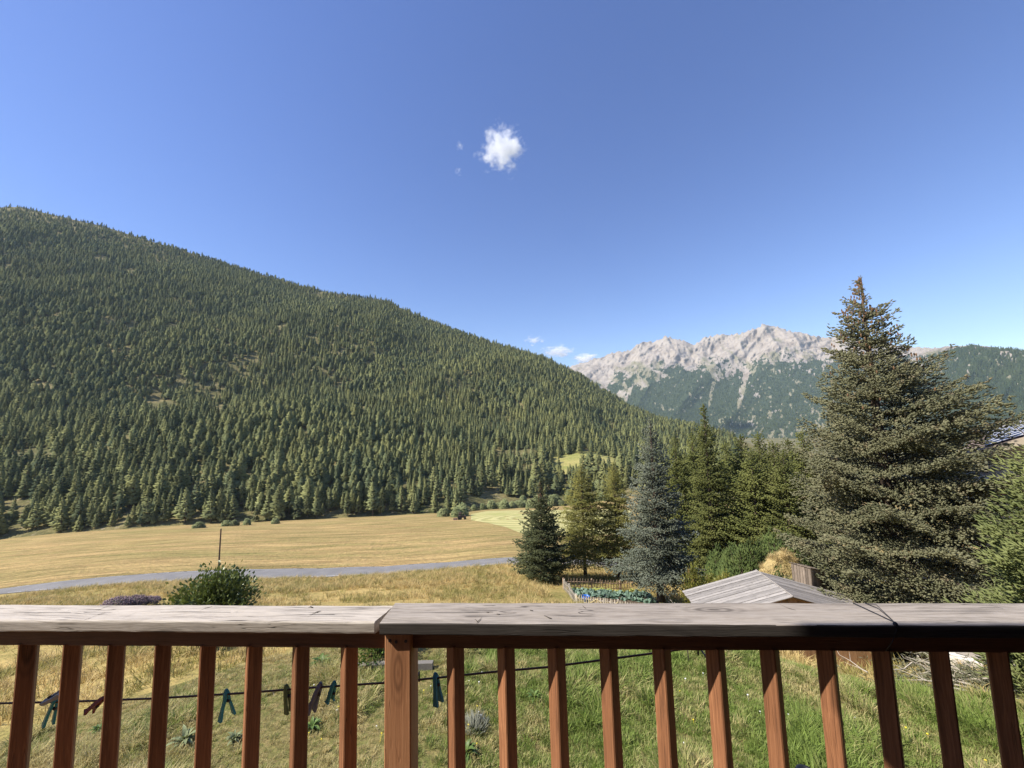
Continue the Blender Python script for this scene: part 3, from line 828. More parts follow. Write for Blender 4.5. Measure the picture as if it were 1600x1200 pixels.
# iron brackets that carry the line from the balcony's edge
for x, yy in ((655, 1050), (1090, 1008), (-260, 1108)):
    P = at_n(x, yy, nl(x)); s_, n_ = rail_sn(P)
    Q = (RD*s_+RN*(n_b+.02)); Q = np.array([Q[0], Q[1], P[2]]); mid = np.array([P[0], P[1], P[2]-.03])
    MB().tube([Q-LP[0], P-LP[0], mid-LP[0]], .003, 6).obj('bracket', M_dark, cl)
def peg(x, y, ang, col, name, label, length=.072, spread=.16):
    xs = np.array([q[0] for q in LPX]); ys = np.array([q[1] for q in LPX])
    n_ = nl(x); P = at_n(x, np.interp(x, xs, ys), n_)
    mt = plain('peg_'+name, col, .5, .4, .2, 40)
    o = empty('clothes_peg', tuple(P), 0, label, 'clothes peg', 'pegs on the clothes line')
    o.rotation_euler = (0, rad(ang), -RAIL_YAW)
    o.scale = (1.08,)*3
    for sgn in (-1, 1):
        mb = MB()
        A = rad(spread*57.3/2*sgn)
        pts = [(.0, .015), (.004*sgn, .003), (.006*sgn, -.018), (.006*sgn+math.sin(A)*.03, -.04), (.006*sgn+math.sin(A)*.06, -length)]
        wd = [.0045, .0065, .0060, .0058, .0098]
        V = []
        for (xx, zz), w_ in zip(pts, wd):
            V += [(xx-.0032, -w_, zz), (xx+.0032, -w_, zz), (xx+.0032, w_, zz), (xx-.0032, w_, zz)]
        Fc = [(q*4+c, q*4+(c+1) % 4, (q+1)*4+(c+1) % 4, (q+1)*4+c) for q in range(4) for c in range(4)]+[(3, 2, 1, 0), (16, 17, 18, 19)]
        pr = mb.add(V, Fc).obj('prong', mt, o)
        pr.rotation_euler = (0, 0, rad(62))
    MB().tube([(-.011, 0, -.02), (.011, 0, -.02)], .0042, 8).obj('spring', M_dark, o)
TEAL = (.04, .26, .26)
peg(70, 1090, -118, (.26, .28, .33), 'grey', 'pale grey clothes peg tilted up on the line, first from the end')
peg(86, 1096, 14, TEAL, 'teal', 'teal clothes peg hanging beside the tilted grey peg')
peg(157, 1095, 48, (.20, .03, .03), 'red', 'dark red clothes peg partly behind a baluster', .05)
peg(354, 1084, -4, TEAL, 'teal2', 'teal clothes peg with wide open prongs on the line', .070, .45)
peg(448, 1077, -8, (.12, .16, .05), 'olive', 'olive green clothes peg hugging a baluster', .068, .05)
peg(499, 1073, 20, (.17, .16, .19), 'slate', 'long slate grey clothes peg slanting on the line', .078)
peg(521, 1072, 14, (.05, .24, .21), 'mint', 'short turquoise clothes peg next to the slate grey one', .045)
peg(681, 1059, -6, (.02, .17, .22), 'blue', 'teal blue clothes peg beyond the thick post', .075, .2)
# ================================================================== conifers near the house
def conifer(seed, H, Rb, shape, whorl, per, step, slen, srad, low=.04, droop=-.25, lift=.25, side=.5, skew=None, fill=.9, tuft=.55, twigs=True):
    """returns (shoot verts, faces), (wood verts, faces); whorls of curved boughs with side twigs, all set with short needle shoots"""
    r = np.random.default_rng(seed)
    P, D, S = [], [], []
    wd = MB()
    zs = []; zc = low*H
    while zc < H*.985:
        zs.append(zc); zc += whorl*(1-.45*zc/H)*r.uniform(.8, 1.2)
    for zz in zs:
        u = (zz/H-low)/(1-low)
        Lb = Rb*shape(u)
        nb = max(4, int(round(per*(.65+.5*(1-u)))))
        t0 = r.uniform(0, 6.28)
        for b_ in range(nb):
            th = t0+b_*6.2832/nb+r.normal(0, .18)
            L = Lb*r.uniform(.72, 1.15)
            if skew is not None: L *= skew(th, u)
            if L < .08: continue
            dz = droop*(1-u)+.75*u**1.6+r.normal(0, .06); cz = lift*(1-u)+r.normal(0, .05)
            hd = np.array([math.cos(th), math.sin(th), 0]); pr = np.array([-math.sin(th), math.cos(th), 0])
            z0 = zz+r.uniform(-.4, .4)*whorl
            f = lambda s: np.outer(s, hd)*L + np.outer(dz*s+cz*s*s, [0, 0, 1])*L + [0, 0, z0]
            if twigs: wd.tube(list(f(np.array([0, .4, .85]))), [.012+.018*L*.6, .008+.008*L*.5, .004], 3, False)
            ss = np.arange(.10 if L > 1 else .03, 1.0, step*1.35/max(L, .25))
            ss = np.clip(ss + r.normal(0, .01, len(ss)), .01, 1)
            base = f(ss)
            sl = (1-ss)**.75*L*side+.10*min(1, L)
            for sg in (-1, 1):
                for k in range(len(ss)):
                    if r.random() > fill: continue
                    l = sl[k]*r.uniform(.6, 1.1)
                    n = max(1, int(l/step))
                    q = (np.arange(n)+r.random(n)*.7)/n*l
                    ang = rad(r.uniform(42, 66))*sg
                    d = math.cos(ang)*hd+math.sin(ang)*pr
                    sag = -.18*q*q/(l+.01)*(1-u) + .05*r.normal()
                    p = base[k]+np.outer(q, d)+np.outer(sag+r.normal(0, slen*.25, n), [0, 0, 1])
                    P.append(p)
                    dd = d+hd*.35+r.normal(0, .42, (n, 3)); dd[:, 2] += tuft*(.35+.65*r.random(n))
                    D.append(dd); S.append(r.uniform(.7, 1.25, n)*(.75+.4*min(1, L)))
            n = len(ss)
            P.append(base); dd = hd+r.normal(0, .35, (n, 3)); dd[:, 2] += tuft*.8
            D.append(dd); S.append(r.uniform(.8, 1.3, n))
    # leader
    n = 26
    q = r.random(n); P.append(np.stack([r.normal(0, .02, n), r.normal(0, .02, n), H*(.955+.045*q)], 1))
    dd = r.normal(0, .5, (n, 3)); dd[:, 2] = .9; D.append(dd); S.append(np.full(n, .8))
    P = np.concatenate(P); D = np.concatenate(D); S = np.concatenate(S)
    V, Fc = clumps(P, D, slen*S, srad*S*1.05, r.normal(0, 1, (len(P), 3)), 3)
    return V, Fc, wd, len(P)

def plant_tree(name, V, Fc, wd, H, loc, mat, bark, label, cat='tree', rz=0, group=None, trunk_r=.2, mixin=.2, cones=None):
    o = empty(name, tuple(loc), rz, label, cat, group)
    cm = mesh_np('crown', V, Fc, [mat], smooth=True); crown_normals(cm, H, mixin, .55)
    link('crown', cm, o)
    tr = MB(); tr.tube([(0, 0, -.6), (0, 0, H*.05), (.02, .01, H*.4), (0, 0, H*.75), (0, 0, H*.985)], [trunk_r*1.35, trunk_r, trunk_r*.7, trunk_r*.35, .012], 9)
    tr.obj('trunk', bark, o, True)
    if wd and wd.v: tag(wd.obj('boughs', bark, o), kind='stuff')
    if cones is not None: cones.obj('cones', M_cone, o)
    return o
def copy_tree(src, loc, rz, sc, label, group=None):
    o = src.copy(); COL.objects.link(o); o.location = loc; o.rotation_euler = (0, 0, rz); o.scale = sc
    o['label'] = label
    if group: o['group'] = group
    elif 'group' in o: del o['group']
    for ch in src.children:
        c_ = ch.copy(); COL.objects.link(c_); c_.parent = o
    return o

M_barkd = plain('spruce_bark', (.105, .08, .06), .9, .1, .35, 9)
M_cone = plain('cone_brown', (.20, .12, .065), .7, .2, .3, 20)
M_big = foliage('olive_needles', ((.092, .098, .054), (.215, .210, .124)), .05, .8, .04, .7, .2, dead=(.23, .185, .115))
M_blue = foliage('blue_needles', ((.078, .094, .068), (.20, .222, .172)), .05, 1.0, .08, .65, .25)
M_dgreen = foliage('dark_needles', ((.055, .070, .034), (.125, .135, .065)), .12, .7, .12, .7, .15)
M_fir = foliage('green_needles', ((.088, .106, .032), (.21, .222, .072)), .18, .6, .2, .7, .15)
M_larch = foliage('larch_needles', ((.20, .205, .06), (.40, .38, .12)), .1, .8, .35, .7, .15)
M_pine = foliage('pine_needles', ((.12, .15, .052), (.30, .33, .13)), .05, 1.2, .25, .7, .2)
cone_shape = lambda p: (lambda u: (1-u)**p*(1-.25*max(0, .12-u)/.12))

def tree_h(px_top, py_top, base, R=None):
    d = ray(px_top, py_top); R = R or math.hypot(base[0], base[1])
    return CAM[2]+d[2]*R/math.hypot(d[0], d[1]) - base[2]

# --- the big olive-brown spruce by the shed
b0 = on_ground(1376, 22.5)
H = tree_h(1358, 430, b0)
def big_shape(u): return 1.0
UU = [0, .1, .3, .45, .57, .66, .78, .86, .92, .97, 1.0]
def skew(th, u):      # measured reach: broader on the side away from the fence, with heavy upturned limbs
    a = .5+.5*math.cos(th-rad(-42))
    l = np.interp(u, UU, [3.1, 3.4, 3.4, 2.9, 2.3, 1.8, 1.3, .92, .62, .28, .04])
    q = np.interp(min(1, u+.07), UU, [3.5, 3.9, 4.2, 4.2, 4.0, 3.2, 2.0, 1.35, .85, .42, .04])
    return float(l+(q-l)*a)*(1.0+.08*math.sin(3*th+u*9)+.10*math.sin(u*31))
BR = 1.0
V, Fc, wd, ns = conifer(41, H, BR, big_shape, .66, 8, .074, .135, .033, low=.04, droop=-.26, lift=.42, skew=skew, fill=.95, tuft=.8, side=.55)
print('big spruce shoots', ns, 'H', H)
r = np.random.default_rng(2)
cn = MB()
for k in range(300):
    u = 1-abs(r.normal(0, .16)); 
    if u < .45: continue
    th = r.uniform(0, 6.28); rr = BR*big_shape((u-.05)/.95)*skew(th, (u-.05)/.95)*r.uniform(.55, 1.0)
    p = np.array([rr*math.cos(th), rr*math.sin(th), u*H+.2*rr])
    cn.tube([p, p-[0, 0, .05], p-[0, 0, .13]], [.012, .032, .014], 5)
big = plant_tree('spruce_tree', V, Fc, wd, H, b0, M_big, M_barkd, 'tallest spruce, huge olive-brown crown with cones at its top, beside the shed', 'tree', trunk_r=.30, cones=cn, mixin=.15)

# --- blue spruce behind the garden fence
b0 = on_ground(1018, 27.5)
H = tree_h(1014, 652, b0)
V, Fc, wd, ns = conifer(42, H, 3.6, lambda u: (1-u)**.9*(.85+.15*math.sin(u*30)), .46, 8, .108, .155, .048, low=.13, droop=-.10, lift=.18, fill=.85, tuft=.75)
print('blue', ns)
plant_tree('blue_spruce_tree', V, Fc, wd, H, b0, M_blue, M_barkd, 'blue-grey spruce standing behind the vegetable garden fence', 'tree', trunk_r=.24)
# --- dark bushy spruce at the garden's corner
b0 = on_ground(842, 33.5)
H = tree_h(839, 748, b0)
V, Fc, wd, ns = conifer(43, H, 2.9, lambda u: (1-u)**.72 if u < .55 else (.45**.72)*((1-u)/.45)**1.25, .46, 9, .115, .175, .052, low=.03, droop=-.05, lift=.25, fill=.9, tuft=.8)
print('bushy', ns)
cn = MB(); r = np.random.default_rng(8)
for k in range(60):
    u = r.uniform(.74, .98); th = r.uniform(0, 6.28); rr = 2.3*(1-u)*r.uniform(.5, 1); p = np.array([rr*math.cos(th), rr*math.sin(th), u*H])
    cn.tube([p, p-[0, 0, .05], p-[0, 0, .13]], [.012, .035, .014], 5)
plant_tree('spruce_tree', V, Fc, wd, H, b0, M_dgreen, M_barkd, 'dark bushy spruce with cone-brown tip at the corner of the garden', 'tree', trunk_r=.16, cones=cn)
# --- larches between them
def larch(px, R, py_top, seed, wid, label):
    b0 = on_ground(px, R); H = tree_h(px, py_top, b0)
    V, Fc, wd, ns = conifer(seed, H, wid, lambda u: .55+.45*(1-u) if u < .5 else .775*((1-u)/.5)**.8, .36, 8, .105, .13, .042, low=.16, droop=-.15, lift=.05, fill=.6, tuft=.1, side=.55)
    print('larch', ns)
    return plant_tree('larch_tree', V, Fc, wd, H, b0, M_larch, M_barkd, label, 'tree', trunk_r=.17, mixin=.3)
L1 = larch(906, 36.5, 726, 51, 2.7, 'thin yellow-green larch with bare dark trunk behind the garden fence')
b1 = on_ground(957, 38); h1 = tree_h(957, 722, b1)/ (tree_h(906, 726, on_ground(906, 36.5)))
copy_tree(L1, b1, 2.1, (.92, .92, h1), 'light yellow-green larch just beside the blue-grey spruce')
# --- row of firs behind
b0 = on_ground(1104, 41); H = tree_h(1104, 632, b0)
V, Fc, wd, ns = conifer(44, H, 3.7, lambda u: (1-u)**.85*(.85+.15*math.sin(u*26)), .52, 9, .155, .21, .066, low=.05, droop=-.15, lift=.15, fill=.88, tuft=.45)
print('fir', ns)
fir = plant_tree('fir_tree', V, Fc, wd, H, b0, M_fir, M_barkd, 'tall dark pointed fir rising above its row behind the shed', 'tree', trunk_r=.26)
V, Fc, wd, ns = conifer(45, H*.8, 4.0, lambda u: (1-u)**.62*(.8+.2*math.sin(u*19+1)), .52, 9, .165, .21, .066, low=.05, droop=.12, lift=.15, fill=.85, tuft=.5)
fir2 = None
FIRS = [(1055, 46, 682, 'round-topped green fir tucked between the blue-grey spruce and the tall dark fir'), (1158, 44, 680, 'broad green fir immediately beyond the tall dark fir'),
        (1186, 49, 676, 'narrow green fir second after the tall dark fir'), (1208, 43, 690, 'open-branched green fir third after the tall dark fir'), (1232, 50, 686, 'green fir half hidden beside the huge olive spruce'), (1256, 47, 672, 'green fir mostly hidden behind the huge olive spruce'), (1082, 50, 676, 'slim green fir just ahead of the tall dark fir, beside the blue-grey spruce'), (1172, 41, 703, 'short bushy green fir in front of its taller row'), (1222, 40, 706, 'short bushy green fir next to the mountain pines'), (1134, 52, 690, 'low green fir peeking out just behind the tall dark fir')]
for k, (px_, R_, pt, lab) in enumerate(FIRS):
    b = on_ground(px_, R_); h = tree_h(px_, pt, b)
    if fir2 is None:
        fir2 = plant_tree('fir_tree', V, Fc, wd, H*.8, b, M_fir, M_barkd, lab, 'tree', group='green firs behind the shed', trunk_r=.22); fir2.scale = (.9, .9, h/(H*.8))
    else: copy_tree(fir2, b, k*1.7, (1.0, 1.0, h/(H*.8)), lab, 'green firs behind the shed')
# --- light green pine at the frame's edge
b0 = on_ground(1648, 12.6)
H = tree_h(1648, 696, b0)
V, Fc, wd, ns = conifer(46, H, 1.75, lambda u: (1-u)**.55*(.85+.15*math.sin(u*17)), .30, 11, .052, .15, .018, low=.02, droop=.15, lift=.30, fill=.9, tuft=.9)
print('pine', ns)
plant_tree('pine_tree', V, Fc, wd, H, b0, M_pine, M_barkd, 'soft light green pine with upturned branches nearest the balcony', 'tree', trunk_r=.12)

# ================================================================== leafy shrubs
def shrub_mesh(seed, rx, rz, nst, nleaf, lsize, spread=1.0, up=.5, flat=False):
    """stems fanning from the base, leaves clustered round their ends"""
    r = np.random.default_rng(seed)
    wd = MB(); tips = []
    for k in range(nst):
        th = r.uniform(0, 6.28); rr = rx*math.sqrt(r.random())*spread; h = rz*r.uniform(.74, 1.0)*math.sqrt(max(.05, 1-(rr/rx/1.15)**2))
        e = np.array([rr*math.cos(th), rr*math.sin(th), h]); mid = e*[.45, .45, .55]
        wd.tube([(0, 0, -.3), mid, e], [.022, .013, .004], 4, False)
        tips.append((mid, e))
    P = []
    for k in range(nleaf):
        m_, e = tips[r.integers(0, nst)]; q = r.random()**.6
        P.append(m_+(e-m_)*q+r.normal(0, rx*.085+.02, 3))
    P = np.array(P); n = len(P)
    out = P-[0, 0, rz*.35]; out /= np.linalg.norm(out, axis=1, keepdims=True)+1e-6
    d = out+r.normal(0, .55, (n, 3)); d[:, 2] += up; d /= np.linalg.norm(d, axis=1, keepdims=True)
    a = np.cross(d, r.normal(0, 1, (n, 3))+out*.6); a /= np.linalg.norm(a, axis=1, keepdims=True)+1e-6
    nn = np.cross(a, d)
    L = lsize*r.uniform(.65, 1.25, n); W = L*r.uniform(.22, .34, n)
    c1 = P+d*(L*.5)[:, None]+a*W[:, None]+nn*(L*.10)[:, None]; c2 = P+d*(L*.5)[:, None]-a*W[:, None]+nn*(L*.10)[:, None]
    V = np.stack([P, c1, P+d*L[:, None], c2], 1).reshape(-1, 3)
    b_ = (np.arange(n)*4)[:, None]
    return V, np.concatenate([np.concatenate([b_, b_+1, b_+2], 1), np.concatenate([b_, b_+2, b_+3], 1)]), wd
def shrub(name, loc, seed, rx, rz, nst, nleaf, lsize, mat, label, cat='shrub', group=None, **kw):
    V, Fc, wd = shrub_mesh(seed, rx, rz, nst, nleaf, lsize, **kw)
    o = empty(name, tuple(loc), 0, label, cat, group)
    link('foliage', mesh_np('foliage', V, Fc, [mat]), o)
    wd.obj('stems', M_barkd, o)
    return o
M_lilac = foliage('lilac_leaf', ((.085, .12, .035), (.21, .255, .09)), .05, 2.0, .2, .42, .5)
M_hedge = foliage('yellow_green_leaf', ((.13, .15, .03), (.30, .28, .07)), .05, 1.5, .3, .5, .4, dead=(.30, .17, .07))
M_mugo = foliage('mugo_needles', ((.055, .085, .025), (.13, .17, .05)), .1, 1.5, .15, .7, .2)
b0 = on_ground(343, 15.5); 
shrub('lilac_shrub', b0, 61, 1.2, tree_h(330, 884, b0), 60, 7000, .12, M_lilac, 'round dark green leafy shrub rising above the handrail', up=.35)
for k, (px_, R_, rx, pt, sd, mt, lab) in enumerate([
    (1085, 21, 1.15, 872, 62, M_hedge, 'yellow-green shrub turning rust-brown between garden and shed'),
    (1120, 19.5, .75, 893, 63, M_hedge, 'lower lime-green bush close behind the shed roof'),
    (1195, 20.5, .62, 880, 64, M_lilac, 'small dark green shrub beside the plank hut behind the shed')]):
    b0 = on_ground(px_, R_)
    shrub('leafy_shrub', b0, sd, rx, max(.9, tree_h(px_, pt, b0)), 40, 4200, .11, mt, lab)
# mountain pines: many upright needle shoots
def mugo(px_, R_, rx, pt, seed, label):
    r = np.random.default_rng(seed); b0 = on_ground(px_, R_); rz = max(1.0, tree_h(px_, pt, b0)); n = 5200
    th = r.uniform(0, 6.28, n); q = np.sqrt(r.random(n)); 
    hz = rz*np.sqrt(np.clip(1-q*q*.9, 0, 1))*(.7+.3*vnoise(np.cos(th)*q*5+9, np.sin(th)*q*5+seed))
    P = np.stack([rx*q*np.cos(th), rx*q*np.sin(th), hz*(.35+.65*r.random(n)**.5)], 1)
    D = np.stack([np.cos(th)*q*.6, np.sin(th)*q*.6, np.full(n, 1.0)], 1)+r.normal(0, .25, (n, 3))
    V, Fc = clumps(P, D, r.uniform(.2, .34, n), r.uniform(.025, .042, n), r.normal(0, 1, (n, 3)), 3)
    o = empty('mountain_pine', tuple(b0), 0, label, 'shrub')
    me = mesh_np('foliage', V, Fc, [M_mugo], smooth=True); crown_normals(me, rz, .3, .6); link('foliage', me, o)
    wd = MB()
    for k in range(14):
        a = r.uniform(0, 6.28); e = rx*.6*r.random(); wd.tube([(0, 0, -.3), (e*.5*math.cos(a), e*.5*math.sin(a), rz*.3), (e*math.cos(a), e*math.sin(a), rz*.8)], [.04, .03, .01], 4, False)
    wd.obj('stems', M_barkd, o)
mugo(1150, 25.5, 1.7, 828, 71, 'dark green mountain pine mound behind the shed, next to the dry bank')
mugo(1203, 27.5, 1.7, 812, 72, 'upright dark green mountain pine clump close to the huge olive spruce')
mugo(1112, 27, 1.1, 845, 73, 'small dark mountain pine beside the yellow-green shrub')
# ================================================================== garden shed with a board roof
M_roofb = wood('roof_board_wood', ((.19, .175, .16), (.31, .287, .262), (.43, .40, .37)), 0, 70, 1.0, .85, True, .8, .004, .26)
M_roofd = wood('roof_board_worn', ((.16, .145, .13), (.29, .265, .24), (.40, .37, .34)), 0, 70, 1.0, .85, True, .8, .004, .26)
M_plank = wood('brown_plank', ((.14, .075, .035), (.27, .155, .08), (.36, .22, .12)), 2, 40, 1.0, .8, True, .5, .003, .2)
M_plankg = wood('old_plank', ((.11, .085, .065), (.22, .175, .135), (.33, .27, .215)), 2, 40, 1.0, .85, True, .7, .003, .5)
ZR = -1.45
A = at_z(1181, 891, ZR); B = at_z(1238, 932, ZR)           # far and near end of the ridge
e1 = (B-A); ridge_len = np.linalg.norm(e1); e1 = e1/ridge_len
e2 = np.array([e1[1], -e1[0], 0.0])
if e2[0] > 0: e2 = -e2                                     # towards the left eave
# eave corner lies on A + e2*w - z*drop and on the pixel ray
d = ray(1066, 923.5); n_ = np.cross(e2, [0, 0, 1.0]); tq = ((A-CAM) @ n_)/(d @ n_); Ec = CAM+d*tq
w_l = (Ec-A) @ e2; drop = A[2]-Ec[2]
d = ray(1300, 921); tq = ((A-CAM) @ n_)/(d @ n_); Er = CAM+d*tq
w_r = w_l*1.05
print('shed ridge', ridge_len, 'w', w_l, 'drop', drop, 'right ref', (Er-A) @ -e2, A[2]-Er[2])
sg = gz(*(A+B)[:2]/2)
mid = (A+B)/2
shed = empty('garden_shed', (A[0], A[1], sg), 0, 'small garden shed with silvery board gable roof below the balcony', 'shed')
O = np.array([A[0], A[1], sg])
NBD = 15; overhang = 0.02
bw = (ridge_len+overhang)/NBD
def slope_board(side, k, w_, mt):
    ln = math.hypot(w_, drop)
    r = np.random.default_rng(k*7+(side > 0))
    me = board('roof_board', ln+r.uniform(-.015, .03), bw-.016, .025, mt, 100+k+(50 if side > 0 else 0), .003, .0008, 10)
    o = link('roof_board', me, shed)
    xd = e2*side*w_ + np.array([0, 0, -drop]); xd /= np.linalg.norm(xd)
    yd = e1*(-side) if np.cross(xd, e1)[2] < 0 else e1
    zd = np.cross(xd, yd)
    if zd[2] < 0: yd = -yd; zd = np.cross(xd, yd)
    Mx = Matrix(((xd[0], yd[0], zd[0], 0), (xd[1], yd[1], zd[1], 0), (xd[2], yd[2], zd[2], 0), (0, 0, 0, 1)))
    p = A+e1*(bw*(k+.5))-O + xd*.0 + zd*r.uniform(-.012, .014)
    Mx.translation = Vector(p)
    o.matrix_local = Mx
for k in range(NBD):
    slope_board(1, k, w_l, M_roofb); slope_board(-1, k, w_r, M_roofd)
# ridge cap, rafters, wall planks and corner posts
def lp(a, b_, z): return A+e1*a+e2*b_-O+[0, 0, z-A[2]]
slope_t = drop/w_l
MB().tube([lp(-.02, -.012, ZR+.02), lp(ridge_len+.02, -.012, ZR+.02)], .018, 5).obj('ridge_strip', M_roofd, shed)
for a in (.12, ridge_len-.10):
    for sd, w_ in ((1, w_l), (-1, w_r)):
        MB().tube([lp(a, 0, ZR-.075), lp(a, sd*w_*.96, ZR-.075-drop*.96)], .035, 4).obj('rafter', M_plank, shed)
zsill = ZR-drop*.86-.1
for a, bq in ((.15, .84*w_l), (ridge_len-.15, .84*w_l), (.15, -.84*w_r), (ridge_len-.15, -.84*w_r)):
    MB().tube([lp(a, bq, sg-.05), lp(a, bq, zsill)], .05, 4).obj('corner_post', M_plank, shed)
npl = 17
for end in (.14, ridge_len-.12):
    for k in range(npl):
        bq = -.82*w_r+(k+.5)*(.82*(w_l+w_r))/npl
        top = ZR-.10-abs(bq)*slope_t*(1 if bq > 0 else w_l/w_r)
        mb = MB(); hw = .82*(w_l+w_r)/npl/2-.004
        V = [lp(end+q, bq+s_*hw, zz) for zz in (sg+.02, top) for q, s_ in ((-.011, -1), (.011, -1), (.011, 1), (-.011, 1))]
        mb.add(V, [(0, 3, 2, 1), (4, 5, 6, 7), (0, 1, 5, 4), (1, 2, 6, 5), (2, 3, 7, 6), (3, 0, 4, 7)]).obj('wall_plank', M_plank, shed)
for bq in (.82*w_l, -.82*w_r):
    for k in range(9):
        hz = (zsill-sg-.05)/9; zz = sg+.05+hz*(k+.5)
        V = [lp(a, bq+q, zz+s_*(hz/2-.004)) for a in (.2, ridge_len-.2) for q, s_ in ((-.01, -1), (.01, -1), (.01, 1), (-.01, 1))]
        MB().add(V, [(0, 3, 2, 1), (4, 5, 6, 7), (0, 1, 5, 4), (1, 2, 6, 5), (2, 3, 7, 6), (3, 0, 4, 7)]).obj('wall_plank', M_plank, shed)

# ================================================================== plank hut further down
b0 = on_ground(1243, 21.2)
hut = empty('plank_hut', tuple(b0), rad(28), 'little dark hut of upright grey-brown planks behind the shed', 'hut')
hh = max(1.0, tree_h(1232, 876, b0)); hut.scale = (.72, .72, 1)
for cx_, cy_, ang in ((0, -.5, 0), (.75, 0, 90), (0, .5, 0), (-.75, 0, 90)):
    L = 1.5 if ang == 0 else 1.0; nk = 11 if ang == 0 else 7
    for k in range(nk):
        q = -L/2+(k+.5)*L/nk; x_, y_ = (q, 0) if ang == 0 else (0, q)
        top = hh-.32*(cx_+x_+.75)/1.5
        MB().box((cx_+x_, cy_+y_, top/2-.15), ((L/nk-.03, .02, top+.3) if ang == 0 else (.02, L/nk-.014, top+.3))).obj('wall_plank', M_plankg, hut)
for k in range(5):
    MB().box((0, -.56+(k+.5)*.235, hh-.13), (1.66, .228, .025), Matrix.Rotation(math.atan(.32/1.5), 3, 'Y')).obj('roof_board', M_plankg, hut)

# ================================================================== fenced vegetable garden
M_pick = wood('picket_wood', ((.28, .19, .12), (.46, .33, .22), (.58, .44, .31)), 2, 40, 1.0, .85, False, .4, .002, .25)
M_pickg = wood('picket_grey', ((.30, .26, .21), (.50, .45, .37), (.62, .56, .48)), 2, 40, 1.0, .85, False, .4, .002, .25)
def gpt(px_, py_):
    return ground_px(px_, py_)
def picket_mesh(h, mt, w=.055):
    mb = MB(); x, y = w/2, .010
    pr = [(-x, 0), (x, 0), (x, h*.88), (0, h), (-x, h*.88)]
    V = [(a, -y, c) for a, c in pr]+[(a, y, c) for a, c in pr]
    return mb.add(V, [(0, 1, 2, 3, 4), (9, 8, 7, 6, 5)]+[(i, i+5, (i+1) % 5+5, (i+1) % 5) for i in range(5)]).mesh('picket', [mt])
def fence(name, a, b_, h, n, mt, label, posts, ph=1.12, gap=()):
    a = np.array(a); b_ = np.array(b_); L = np.linalg.norm((b_-a)[:2]); az_ = math.atan2(b_[1]-a[1], b_[0]-a[0])
    o = empty(name, tuple(a), az_, label, 'fence', 'fences around the vegetable garden')
    me = picket_mesh(h, mt); pm = upright('post', .09, .09, h*ph, mt, .006, 1)
    def zat(q): 
        p = a+(b_-a)*q/L; return gz(p[0], p[1])-a[2]
    r = np.random.default_rng(n)
    for k in range(n):
        q = (k+.5)*L/n
        link('picket', me, o, (q, -.03, zat(q)+.03+r.normal(0, .012)), (r.normal(0, .02), r.normal(0, .035), 0))
    for hz in (.25, .72):
        MB().tube([(q, 0, zat(q)+h*hz) for q in np.linspace(0, L, 7)], .026, 4).obj('fence_rail', mt, o)
    for q in posts: link('post', pm, o, (q*L, .03, zat(q*L)-.08))
    return o
g_bl = gpt(881, 921); g_br = gpt(1010, 920.5)
g_fl = on_ground(890, 22.6); g_fr = on_ground(1058, 21.8)
sc_h = lambda p, dpx: dpx/F_PX*np.linalg.norm(p[:2])
hb = sc_h(g_bl, 15.5)
print('garden', g_bl, g_br, g_fl, g_fr, 'fence h', hb)
fence('picket_fence', g_bl, g_br, hb, 30, M_pick, 'brown picket fence with square posts along the back of the vegetable garden', (0, .325, .67, 1.0))
g_br2 = gpt(1040, 920); fence('picket_fence', g_br+[.15, 0, 0], g_br2, hb*.95, 7, M_pick, 'dark shaded stretch of picket fence next to the blue-grey spruce trunk', (1.0,))
fence('picket_fence', g_fl, g_fr, sc_h(g_fl, 17), 44, M_pickg, 'grey weathered picket fence along the near side of the garden', (0, .4, .8, 1.0))
fence('picket_fence', g_bl, g_fl, sc_h(g_bl, 14), 16, M_pickg, 'short slanting picket fence closing the garden beside the bushy spruce', (0.02, .5))
fence('picket_fence', gpt(1030, 928), g_fr, sc_h(g_fr, 14), 10, M_pickg, 'short picket fence closing the garden on the shed side', (0.0,))
# soil bed and vegetables
M_soil = plain('garden_soil', (.13, .10, .07), .95, .1, .3, 4)
M_cab = foliage('cabbage_leaf', ((.10, .17, .13), (.23, .33, .25)), .25, 3, .2, .5, .4)
M_let = foliage('lettuce_leaf', ((.26, .30, .07), (.45, .46, .13)), .2, 3, .3, .5, .4)
def lettuce(seed, n, L, mt, name):
    r = np.random.default_rng(seed); V = []; Fc = []
    for k in range(n):
        th = k*2.4; el = .25+1.0*k/n+r.normal(0, .1); d_ = np.array([math.cos(th)*math.cos(el), math.sin(th)*math.cos(el), math.sin(el)])
        a_ = np.array([-math.sin(th), math.cos(th), 0]); up_ = np.cross(d_, -a_)
        l = L*r.uniform(.7, 1.1); b_ = len(V)
        V += [(0, 0, .02), tuple(d_*l*.5+a_*l*.34+up_*.03), tuple(d_*l*.95+a_*l*.22-[0, 0, l*.15]), tuple(d_*l*1.02-[0, 0, l*.22]), tuple(d_*l*.95-a_*l*.22-[0, 0, l*.15]), tuple(d_*l*.5-a_*l*.34+up_*.03), tuple(d_*l*.55-up_*.02)]
        Fc += [(b_, b_+1, b_+6), (b_+1, b_+2, b_+6), (b_+2, b_+3, b_+6), (b_+3, b_+4, b_+6), (b_+4, b_+5, b_+6), (b_+5, b_, b_+6)]
    return mesh_np(name, V, Fc, [mt])
CB = [lettuce(1, 14, .34, M_cab, 'cabbage'), lettuce(2, 12, .30, M_cab, 'cabbage')]
LT = [lettuce(3, 16, .26, M_let, 'lettuce')]
def bed(u, v_): 
    p = (g_bl*(1-u)+g_br*u)*(1-v_)+(g_fl*(1-u)+g_fr*.92*u+g_fl*.08*u)*v_
    return np.array([p[0], p[1], gz(p[0], p[1])])
